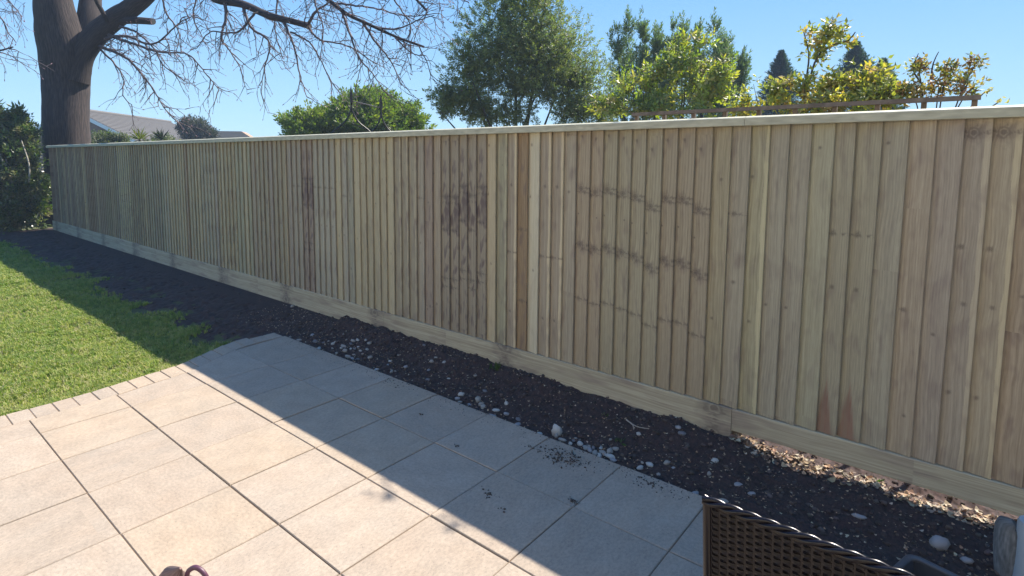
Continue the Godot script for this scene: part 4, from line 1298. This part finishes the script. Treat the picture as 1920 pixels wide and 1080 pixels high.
func bed() -> void:
	tag(put("bed_soil", sheet(Vector2(-15.4, -3.85), Vector2(-4.46, -1.95), 0.0, 0.04, soil_height), materials.soil), "", "", "", "structure")
	tag(put("bed_soil", sheet(Vector2(-4.46, -3.85), Vector2(2.5, -2.60), 0.0, 0.022, soil_height), materials.soil), "", "", "", "structure")

	# clods, chips and bits of bark
	var lumps := FastNoiseLite.new()
	lumps.seed = 31
	lumps.frequency = 1.0
	var clod := Shape.new()
	clod.lump(Transform3D(Basis().scaled(Vector3(1, 0.6, 0.8)), Vector3.ZERO), 0.9, lumps, 6, 4)
	var where := []
	var colors := []
	for k in 11000:
		var x := 0.9 - (6.5 if rng.randf() < 0.8 else 15.5) * rng.randf()
		var z := rng.randf_range(-3.5, -2.62)
		if x < -4.75:
			z = rng.randf_range(-3.5, -2.1)
		var size := 0.0025 + 0.015 * pow(rng.randf(), 6.0)
		where.append(Transform3D(aimed(Vector3.UP + ball() * 0.6, size), Vector3(x, soil_height(x, z) + size * 0.3, z)))
		colors.append(around([Color(0.045, 0.031, 0.026), Color(0.032, 0.024, 0.021), Color(0.055, 0.037, 0.031), Color(0.085, 0.064, 0.054)][rng.randi() % 4], 0.3))
	scatter("soil_clods", clod.mesh(), tinted(0.95), where, colors)
	# soil crumbs spilt on the slabs along the bed
	where = []
	colors = []
	for spot in [[Vector2(-1.53, -2.50), 0.13, 420], [Vector2(-1.28, -2.20), 0.03, 50], [Vector2(-1.62, -1.98), 0.04, 60], [Vector2(-1.5, -1.93), 0.02, 20], [Vector2(-2.03, -2.22), 0.02, 20], [Vector2(-1.72, -2.47), 0.025, 30], [Vector2(-1.1, -2.57), 0.07, 70], [Vector2(-2.45, -2.35), 0.015, 12], [Vector2(-2.9, -2.58), 0.12, 60]]:
		for k in spot[2]:
			var p: Vector2 = spot[0] + Vector2(rng.randfn(0, 1), rng.randfn(0, 0.55)) * spot[1] * 0.6
			var size := 0.0012 + 0.006 * pow(rng.randf(), 4.0)
			where.append(Transform3D(aimed(Vector3.UP + ball() * 0.4, size), Vector3(p.x, size * 0.35, minf(p.y, -1.0))))
			colors.append(around(Color(0.06, 0.045, 0.036), 0.3))
	for k in 900:
		var x := rng.randf_range(-4.3, 0.5)
		var size := rng.randf_range(0.001, 0.004)
		where.append(Transform3D(aimed(Vector3.UP, size), Vector3(x, size * 0.35, -2.63 + 0.12 * pow(rng.randf(), 2.0))))
		colors.append(around(Color(0.075, 0.055, 0.045), 0.3))
	scatter("soil_crumbs", clod.mesh(), tinted(0.95), where, colors)

	# dry litter, thickest along the gap under the gravel board
	var dry := Shape.new()
	for k in 3:
		var a := -0.5 + k / 3.0
		var b := -0.5 + (k + 1) / 3.0
		var ha := 0.5 * a * a * 2.0
		var hb := 0.5 * b * b * 2.0
		var wa := 0.34 * (1.0 - pow(absf(a) * 1.9, 2.0)) + 0.02
		var wb := 0.34 * (1.0 - pow(absf(b) * 1.9, 2.0)) + 0.02
		dry.quad(Vector3(a, ha, -wa), Vector3(b, hb, -wb), Vector3(b, hb, wb), Vector3(a, ha, wa), Vector3.UP)
	where = []
	colors = []
	for k in 4800:
		var strip := k < 1900
		var x := rng.randf_range(-0.95, 1.2) if strip else rng.randf_range(-5.5, 1.0)
		var z := rng.randfn(-3.335, 0.034) if strip else rng.randf_range(-3.3, -2.66)
		var size := rng.randf_range(0.012, 0.042) if strip else rng.randf_range(0.005, 0.017)
		where.append(Transform3D(Basis(ball().normalized(), rng.randf_range(0, 0.7)) * Basis(Vector3.UP, rng.randf() * TAU).scaled(Vector3(size, size, size)), Vector3(x, soil_height(x, z) + 0.004 + rng.randf() * 0.008, z)))
		colors.append(around([Color(0.30, 0.19, 0.11), Color(0.36, 0.27, 0.17), Color(0.15, 0.09, 0.06), Color(0.40, 0.33, 0.24), Color(0.10, 0.065, 0.05)][rng.randi() % 5], 0.25))
	scatter("leaf_litter", dry.mesh(), leafy(0.8, Color(0.3, 0.25, 0.15)), where, colors)

	# pebbles, one by one
	var stones := []
	for k in 5:
		var s := Shape.new()
		s.lump(Transform3D(Basis().scaled(Vector3(1.0, 0.58, 0.72)), Vector3(k * 3.1, 0, 0) * 0.0), 0.22 + 0.04 * k, [noise, fine, lumps][k % 3], 12, 8)
		stones.append(s.mesh())
	var hues := [["white", lin(0.36, 0.355, 0.33)], ["cream", lin(0.26, 0.24, 0.21)], ["pale grey", lin(0.24, 0.24, 0.25)], ["grey", lin(0.13, 0.13, 0.14)]]
	var mats := []
	for q in hues:
		mats.append(paint(q[1], 0.7))
	var heaps := [
		["of the patio's far corner heap", "pebbles by the patio's far corner", 0.018, [Vector2(-4.507, -2.707), Vector2(-4.338, -2.690), Vector2(-4.377, -2.852), Vector2(-4.057, -2.705), Vector2(-4.234, -2.894), Vector2(-4.128, -2.851), Vector2(-4.033, -2.829), Vector2(-3.957, -2.768), Vector2(-3.853, -2.738), Vector2(-4.187, -3.051), Vector2(-3.935, -2.865), Vector2(-3.935, -2.943), Vector2(-3.986, -3.005), Vector2(-3.973, -3.044), Vector2(-3.825, -2.937), Vector2(-3.712, -2.744), Vector2(-3.657, -2.747), Vector2(-3.719, -2.809), Vector2(-3.612, -2.764), Vector2(-3.888, -3.066), Vector2(-3.785, -3.024), Vector2(-3.710, -2.939), Vector2(-3.537, -2.831), Vector2(-4.146, -2.973), Vector2(-4.080, -3.004), Vector2(-4.063, -2.882), Vector2(-3.886, -2.807), Vector2(-3.826, -2.860), Vector2(-3.788, -2.869), Vector2(-3.722, -2.879), Vector2(-3.651, -2.846), Vector2(-3.818, -2.794), Vector2(-4.111, -2.786), Vector2(-4.197, -2.762), Vector2(-4.320, -2.761)]],
		["of the scatter below the fence", "pebbles strewn over the far soil", 0.017, [Vector2(-3.309, -2.710), Vector2(-3.306, -2.818), Vector2(-3.329, -2.861), Vector2(-3.179, -2.745), Vector2(-3.181, -2.784), Vector2(-3.435, -3.039), Vector2(-3.192, -2.898), Vector2(-3.088, -3.076), Vector2(-3.085, -3.123), Vector2(-2.994, -2.951), Vector2(-2.864, -2.815), Vector2(-2.782, -2.945), Vector2(-4.501, -3.171), Vector2(-4.755, -3.110), Vector2(-5.606, -3.352), Vector2(-5.464, -3.393), Vector2(-5.390, -3.275), Vector2(-5.354, -3.406), Vector2(-3.342, -3.243), Vector2(-2.982, -3.107), Vector2(-2.637, -3.074), Vector2(-2.448, -2.956)]],
		["of the slab edge row", "round pebbles along the slab edge", 0.024, [Vector2(-2.490, -2.721), Vector2(-2.503, -2.773), Vector2(-2.458, -2.709), Vector2(-2.320, -2.764), Vector2(-2.387, -2.813), Vector2(-2.281, -2.740), Vector2(-2.180, -2.743), Vector2(-2.205, -2.883), Vector2(-2.111, -2.761), Vector2(-2.393, -2.730), Vector2(-2.155, -2.667), Vector2(-2.019, -2.761)]],
		["of the stony patch", "pebbles in the stony patch beside the slabs", 0.017, [Vector2(-1.970, -2.691), Vector2(-1.815, -2.691), Vector2(-1.726, -2.735), Vector2(-1.677, -2.720), Vector2(-1.634, -2.793), Vector2(-1.625, -2.754), Vector2(-1.547, -2.744), Vector2(-1.520, -2.746), Vector2(-1.490, -2.740), Vector2(-1.465, -2.713), Vector2(-1.492, -2.794), Vector2(-1.467, -2.782), Vector2(-1.438, -2.749), Vector2(-1.413, -2.734), Vector2(-1.411, -2.778), Vector2(-1.468, -2.895), Vector2(-1.352, -2.706), Vector2(-1.304, -2.688), Vector2(-1.288, -2.680), Vector2(-1.406, -2.837), Vector2(-1.396, -2.724), Vector2(-1.376, -2.721), Vector2(-1.497, -2.712), Vector2(-1.520, -2.713), Vector2(-1.750, -2.678), Vector2(-1.619, -2.713), Vector2(-1.583, -2.757), Vector2(-1.438, -2.712), Vector2(-1.367, -3.043)]],
		["of the scatter behind the chair", "pebbles on the soil behind the chair", 0.017, [Vector2(-1.234, -2.801), Vector2(-1.217, -2.738), Vector2(-1.202, -3.203), Vector2(-1.169, -3.174), Vector2(-0.941, -3.042), Vector2(-0.788, -2.910), Vector2(-0.779, -2.926), Vector2(-1.079, -2.832), Vector2(-1.085, -2.679), Vector2(-1.113, -2.727), Vector2(-0.791, -2.709), Vector2(-0.712, -2.868), Vector2(-1.195, -2.806), Vector2(-1.131, -2.883), Vector2(-0.924, -2.719), Vector2(-0.922, -2.897)]],
	]
	var sizes := ["tiny", "small", "middling", "large"]
	var shapes := ["flat oval", "round", "long", "chunky", "egg-shaped"]
	var told := {}
	for heap in heaps:
		for p in heap[3]:
			var size: float = heap[2] * rng.randf_range(0.55, 1.35)
			var hue := [0, 0, 1, 1, 2, 2, 3][rng.randi() % 7] as int
			var form := rng.randi() % 5
			var word: String = sizes[0] if size < 0.012 else sizes[1] if size < 0.017 else sizes[2] if size < 0.024 else sizes[3]
			var turn := Basis(Vector3.UP, rng.randf() * TAU) * Basis(Vector3.RIGHT, rng.randf_range(-0.4, 0.4))
			var stretch: Vector3 = [Vector3(1.1, 0.7, 1), Vector3(0.9, 1.1, 1.2), Vector3(1.4, 0.9, 0.8), Vector3(1, 1.25, 1.05), Vector3(1.15, 1.1, 1)][form]
			var o := put("pebble", stones[form], mats[hue], self, Transform3D(turn.scaled(stretch * size), Vector3(p.x, soil_height(p.x, p.y) + size * 0.24, minf(p.y, -2.645))))
			var rank := 0
			var deep := 0
			for q in heap[3]:
				rank += 1 if q.x < p.x else 0
				deep += 1 if q.y < p.y else 0
			var count: int = heap[3].size()
			var end: String = ["left end", "left half", "middle", "right half", "right end"][mini(4, rank * 5 / count)]
			var row: String = ["fence side", "centre", "slab side"][mini(2, deep * 3 / count)]
			var words := "%s %s %s pebble, %s, %s %s" % [word, shapes[form], hues[hue][0], row, end, heap[0]]
			for other in 4:      # no two alike in one place
				if not told.has(words):
					break
				hue = (hue + 1) % 4
				o.material_override = mats[hue]
				words = "%s %s %s pebble, %s, %s %s" % [word, shapes[form], hues[hue][0], row, end, heap[0]]
			told[words] = true
			tag(o, words, "pebble", heap[1])
	var big := [[Vector3(-1.735, 0, -2.751), 0.042, Vector3(0.7, 1.6, 0.75), 0, "tall white stone standing on end beside the slabs, biggest of the stony patch"], [Vector3(-0.021, 0, -3), 0.040, Vector3(0.85, 1.3, 1.1), 2, "large weathered grey stone in the soil behind the black planter"], [Vector3(0.066, 0, -2.961), 0.022, Vector3.ONE, 2, "grey stone right of the large weathered stone by the concrete stump"], [Vector3(-0.299, 0, -2.985), 0.022, Vector3(1.3, 0.7, 0.8), 2, "slanting grey stone on the soil between chair back and gravel board"]]
	for b in big:
		var at: Vector3 = b[0]
		tag(put("stone", stones[3], mats[b[3]], self, Transform3D(Basis(Vector3.UP, 0.4).scaled(b[2] * b[1]), Vector3(at.x, soil_height(at.x, at.z) + b[1] * 0.5, at.z))), b[4], "stone")

	# a pale forked twig and a few weeds
	var tw := Vector3(-1.423, 0, -3.093)
	var twig := thing("twig", Vector3(tw.x, soil_height(tw.x, tw.z) + 0.012, tw.z), "pale forked dry twig lying on the soil near the stony patch", "twig")
	var pale := paint(lin(0.36, 0.31, 0.25), 0.8)
	for line in [[Vector3(-0.06, 0.01, -0.03), Vector3(-0.02, 0.015, 0), Vector3(0.03, 0.01, 0.01), Vector3(0.09, 0.012, -0.005)], [Vector3(-0.02, 0.015, 0), Vector3(0.01, 0.02, 0.03), Vector3(0.03, 0.012, 0.06)]]:
		var pts := curve(line, 0.02)
		var s := Shape.new()
		s.tube(pts, taper(pts.size(), 0.0045, 0.002), 5)
		put("fork", s.mesh(), pale, twig)
	var weeds := [[Vector3(-2.581, 0, -3.245), 0.07, 14, "trailing green weed on the soil against the gravel board"], [Vector3(-1.435, 0, -2.916), 0.045, 9, "little green seedling among the stones near the pale twig"], [Vector3(-0.269, 0, -3.361), 0.05, 10, "small sunlit weed sprouting at the gap under the gravel board"], [Vector3(-1.619, 0, -3.116), 0.03, 6, "tiny weed on the soil above the stony patch"], [Vector3(-4.915, 0, -2.018), 0.05, 14, "tuft of weeds on the shaded lawn edge by the patio's far corner"]]
	for w in weeds:
		var at: Vector3 = w[0]
		var e := thing("weed", Vector3(at.x, soil_height(at.x, at.z), at.z), w[3], "weed", "weeds on the soil strip")
		for k in w[2]:
			var s := Shape.new()
			s.tint = around(Color(0.055, 0.10, 0.026), 0.3)
			var d := (ball() + Vector3(0, 0.55, 0)).normalized()
			var from: Vector3 = Vector3(rng.randfn(0, 0.35), 0, rng.randfn(0, 0.2)) * w[1]
			leaf(s, from, d, d.cross(ball()).normalized(), w[1] * rng.randf_range(0.6, 1.1), w[1] * 0.3)
			put("leaf", s.mesh(), leafy(0.5), e)


# ------------------------------------------------------------------ chair, planter and the things at the frame's edges
func furniture() -> void:
	# a wicker chair seen from behind, facing the fence
	var wicker := paint(lin(0.0055, 0.0035, 0.005), 0.24)
	wicker.metallic_specular = 0.4
	var ch := thing("wicker_chair", Vector3(-0.09, 0, -1.42), "dark brown wicker garden chair seen from behind, its rolled top edge bright in the sun", "chair")
	var half := 0.295
	var lean := 0.13
	var back_at := Transform3D(Basis(Vector3.RIGHT, lean), Vector3(0, 0.40, 0.155))
	var tall := 0.448
	var pitch := 0.0078
	var stake := 0.017
	var strands := []
	for phase in 2:
		var s := Shape.new()
		var n := int(2 * half / stake) * 4
		for k in n:
			var x0 := -half + 2 * half * k / n
			var x1 := -half + 2 * half * (k + 1) / n
			var z0 := 0.0026 * sin(x0 / stake * PI + phase * PI)
			var z1 := 0.0026 * sin(x1 / stake * PI + phase * PI)
			for f in [1.0, -1.0]:
				var w := Vector3(0, 0, 0.0016 * f)
				s.quad(Vector3(x0, -0.0047, z0) + w * 0.2, Vector3(x1, -0.0047, z1) + w * 0.2, Vector3(x1, 0.0, z1) + w, Vector3(x0, 0.0, z0) + w, Vector3(0, 0, f))
				s.quad(Vector3(x0, 0.0, z0) + w, Vector3(x1, 0.0, z1) + w, Vector3(x1, 0.0047, z1) + w * 0.2, Vector3(x0, 0.0047, z0) + w * 0.2, Vector3(0, 0, f))
		strands.append(s.mesh())
	var rows := int(tall / pitch)
	var back := Node3D.new()
	back.name = "backrest"
	back.transform = back_at
	ch.add_child(back)
	for k in rows:
		put("weave_strand", strands[k % 2], wicker, back, Transform3D(Basis(), Vector3(0, (k + 0.5) * pitch, 0)))
	var k := 0
	var sx := -half + stake * 0.5
	while sx < half:
		var s := Shape.new()
		s.tube(PackedVector3Array([Vector3(sx, 0, 0), Vector3(sx, tall, 0)]), PackedFloat32Array([0.0028, 0.0028]), 5)
		put("stake", s.mesh(), wicker, back)
		sx += stake
		k += 1
	for side in [-1.0, 1.0]:
		var s := Shape.new()
		s.tube(PackedVector3Array([Vector3(side * half, -0.02, 0), Vector3(side * half, tall, 0)]), PackedFloat32Array([0.009, 0.009]), 10)
		put("back_frame", s.mesh(), wicker, back)
	var lining := Shape.new()
	lining.box(Vector3(-half, 0, -0.0115), Vector3(half, tall, -0.0065))
	put("lining", lining.mesh(), wicker, back)
	# the top edge: three strands wound round each other
	for phase in 3:
		var pts := PackedVector3Array()
		var n := 150
		for j in n + 1:
			var x := lerpf(-half - 0.008, half + 0.008, float(j) / n)
			var a := x / 0.052 * TAU * 0.5 + phase * TAU / 3.0
			pts.append(Vector3(x, tall + 0.006 + 0.006 * sin(a), 0.006 * cos(a)))
		var s := Shape.new()
		s.tube(pts, taper(pts.size(), 0.0056, 0.0056), 7)
		put("top_roll", s.mesh(), wicker, back)
	# seat, arms and legs
	var seat := Shape.new()
	seat.box(Vector3(-half, 0.36, -0.40), Vector3(half, 0.42, 0.15), 0.012)
	put("seat", seat.mesh(), wicker, ch)
	for side in [-1.0, 1.0]:
		var arm := Shape.new()
		arm.box(Vector3(side * half - 0.03, 0.49, -0.33), Vector3(side * half + 0.03, 0.515, 0.13), 0.008)
		put("armrest", arm.mesh(), wicker, ch)
		var panel := Shape.new()
		panel.box(Vector3(side * half - 0.015, 0.423, -0.32), Vector3(side * half + 0.015, 0.488, 0.12), 0.004)
		put("arm_panel", panel.mesh(), wicker, ch)
		for z in [-0.36, 0.11]:
			var leg := Shape.new()
			leg.tube(PackedVector3Array([Vector3(side * (half - 0.03), 0.0, z), Vector3(side * (half - 0.03), 0.357, z)]), PackedFloat32Array([0.017, 0.021]), 10)
			put("leg", leg.mesh(), wicker, ch)

	# a square black plastic planter with a thick rim, beyond the chair
	var plastic := paint(lin(0.028, 0.032, 0.040), 0.5)
	var corner := Vector3(-0.092, 0.16, -2.496)
	var pl := thing("planter", Vector3(corner.x, 0.0, corner.z), "empty black plastic planter with a thick rounded rim, behind the wicker chair", "planter", "", -0.26)
	var inner := Shape.new()
	var wide := 0.42
	var long := 0.34
	var wall := 0.012
	for edge in [[Vector3(0, 0, 0), Vector3(wide, 0, 0)], [Vector3(wide, 0, 0), Vector3(wide, 0, long)], [Vector3(wide, 0, long), Vector3(0, 0, long)], [Vector3(0, 0, long), Vector3(0, 0, 0)]]:
		var a: Vector3 = edge[0]
		var b: Vector3 = edge[1]
		var mid := Vector3(wide / 2, 0, long / 2)
		var taper_a := a.lerp(mid, 0.12)
		var taper_b := b.lerp(mid, 0.12)
		var out := (a + b) / 2 - mid
		var h := Vector3(0, 0.155, 0)
		inner.quad(taper_a + Vector3(0, 0.003, 0), taper_b + Vector3(0, 0.003, 0), b + h, a + h, out)
		inner.quad(taper_a.lerp(mid, 0.05) + Vector3(0, 0.012, 0), taper_b.lerp(mid, 0.05) + Vector3(0, 0.012, 0), b.lerp(mid, 0.05) + h, a.lerp(mid, 0.05) + h, -out)
	inner.quad(Vector3(wide * 0.05, 0.012, long * 0.05), Vector3(wide * 0.95, 0.012, long * 0.05), Vector3(wide * 0.95, 0.012, long * 0.95), Vector3(wide * 0.05, 0.012, long * 0.95), Vector3.UP)
	put("body", inner.mesh(), plastic, pl)
	var rim := Shape.new()
	var loop := []
	for c in [[Vector2(0, 0), PI], [Vector2(wide, 0), -PI / 2], [Vector2(wide, long), 0.0], [Vector2(0, long), PI / 2]]:
		for j in 5:
			var a: float = c[1] + PI / 2 * j / 4.0
			var r := 0.03
			var centre := Vector2(clampf(c[0].x, r, wide - r), clampf(c[0].y, r, long - r))
			loop.append(Vector3(centre.x + cos(a) * r, 0.158, centre.y + sin(a) * r))
	loop.append(loop[0])
	rim.tube(PackedVector3Array(loop), taper(loop.size(), 0.011, 0.011), 8)
	put("rim", rim.mesh(), paint(lin(0.055, 0.06, 0.07), 0.5), pl)

	# concrete stump and pale pipe at the right end of the bed
	var grey := paint(lin(0.22, 0.225, 0.23), 0.9)
	grey.albedo_texture = mottle(95, Color(0.6, 0.6, 0.6), Color(1, 1, 1), 5.0, 5.0, 128)
	var st := Vector3(0.188, 0, -2.952)
	var stump := Shape.new()
	stump.tube(PackedVector3Array([Vector3(0, -0.06, 0), Vector3(0, -0.02, 0), Vector3(0, 0.05, 0), Vector3(0, 0.10, 0), Vector3(0, 0.155, 0), Vector3(0, 0.170, 0), Vector3(0.005, 0.174, 0)]), PackedFloat32Array([0.036, 0.046, 0.052, 0.054, 0.053, 0.046, 0.02]), 14, fine, 0.22)
	tag(put("concrete_stump", stump.mesh(), grey, self, Transform3D(Basis(), st)), "short pale grey concrete stump at the right end of the soil strip", "stump")
	var pp := Vector3(0.248, 0, -2.919)
	var pipe := Shape.new()
	pipe.tube(PackedVector3Array([Vector3(0, -0.05, 0), Vector3(0, 0.21, 0.0), Vector3(0, 0.22, 0.0)]), PackedFloat32Array([0.055, 0.055, 0.051]), 18)
	tag(put("drain_pipe", pipe.mesh(), paint(lin(0.36, 0.40, 0.42), 0.5), self, Transform3D(Basis(), pp)), "pale blue-grey pipe stub rising from the soil beside the concrete stump", "pipe")

	# a slumped fabric bag with a curved handle, cut by the lower edge
	var cloth := paint(lin(0.27, 0.175, 0.155), 0.9)
	cloth.albedo_texture = mottle(96, Color(0.7, 0.66, 0.66), Color(1, 1, 1), 3.0, 12.0, 128)
	var at := Vector3(-1.779, 0.28, -0.651)
	var bag := thing("fabric_bag", Vector3(at.x, 0, at.z), "mauve-brown slouchy fabric bag with a curved purple handle, cut off by the frame's bottom", "bag", "", 0.7)
	var body := Shape.new()
	body.tube(PackedVector3Array([Vector3(0, 0.004, 0), Vector3(0, 0.03, 0), Vector3(0.0, 0.12, 0), Vector3(-0.015, 0.20, 0), Vector3(-0.02, 0.25, 0), Vector3(-0.012, 0.278, 0), Vector3(0.012, 0.303, 0)]), PackedFloat32Array([0.10, 0.12, 0.12, 0.09, 0.055, 0.034, 0.004]), 22, fine, 0.28)
	put("body", body.mesh(), cloth, bag)
	var handle := Shape.new()
	var hoop := curve([Vector3(0.03, 0.27, 0.0), Vector3(0.042, 0.302, 0.01), Vector3(0.068, 0.318, 0.015), Vector3(0.095, 0.304, 0.02), Vector3(0.105, 0.27, 0.02), Vector3(0.09, 0.20, 0.02)], 0.01)
	handle.tube(hoop, taper(hoop.size(), 0.0075, 0.0075), 9)
	put("handle", handle.mesh(), paint(lin(0.085, 0.03, 0.055), 0.45), bag)
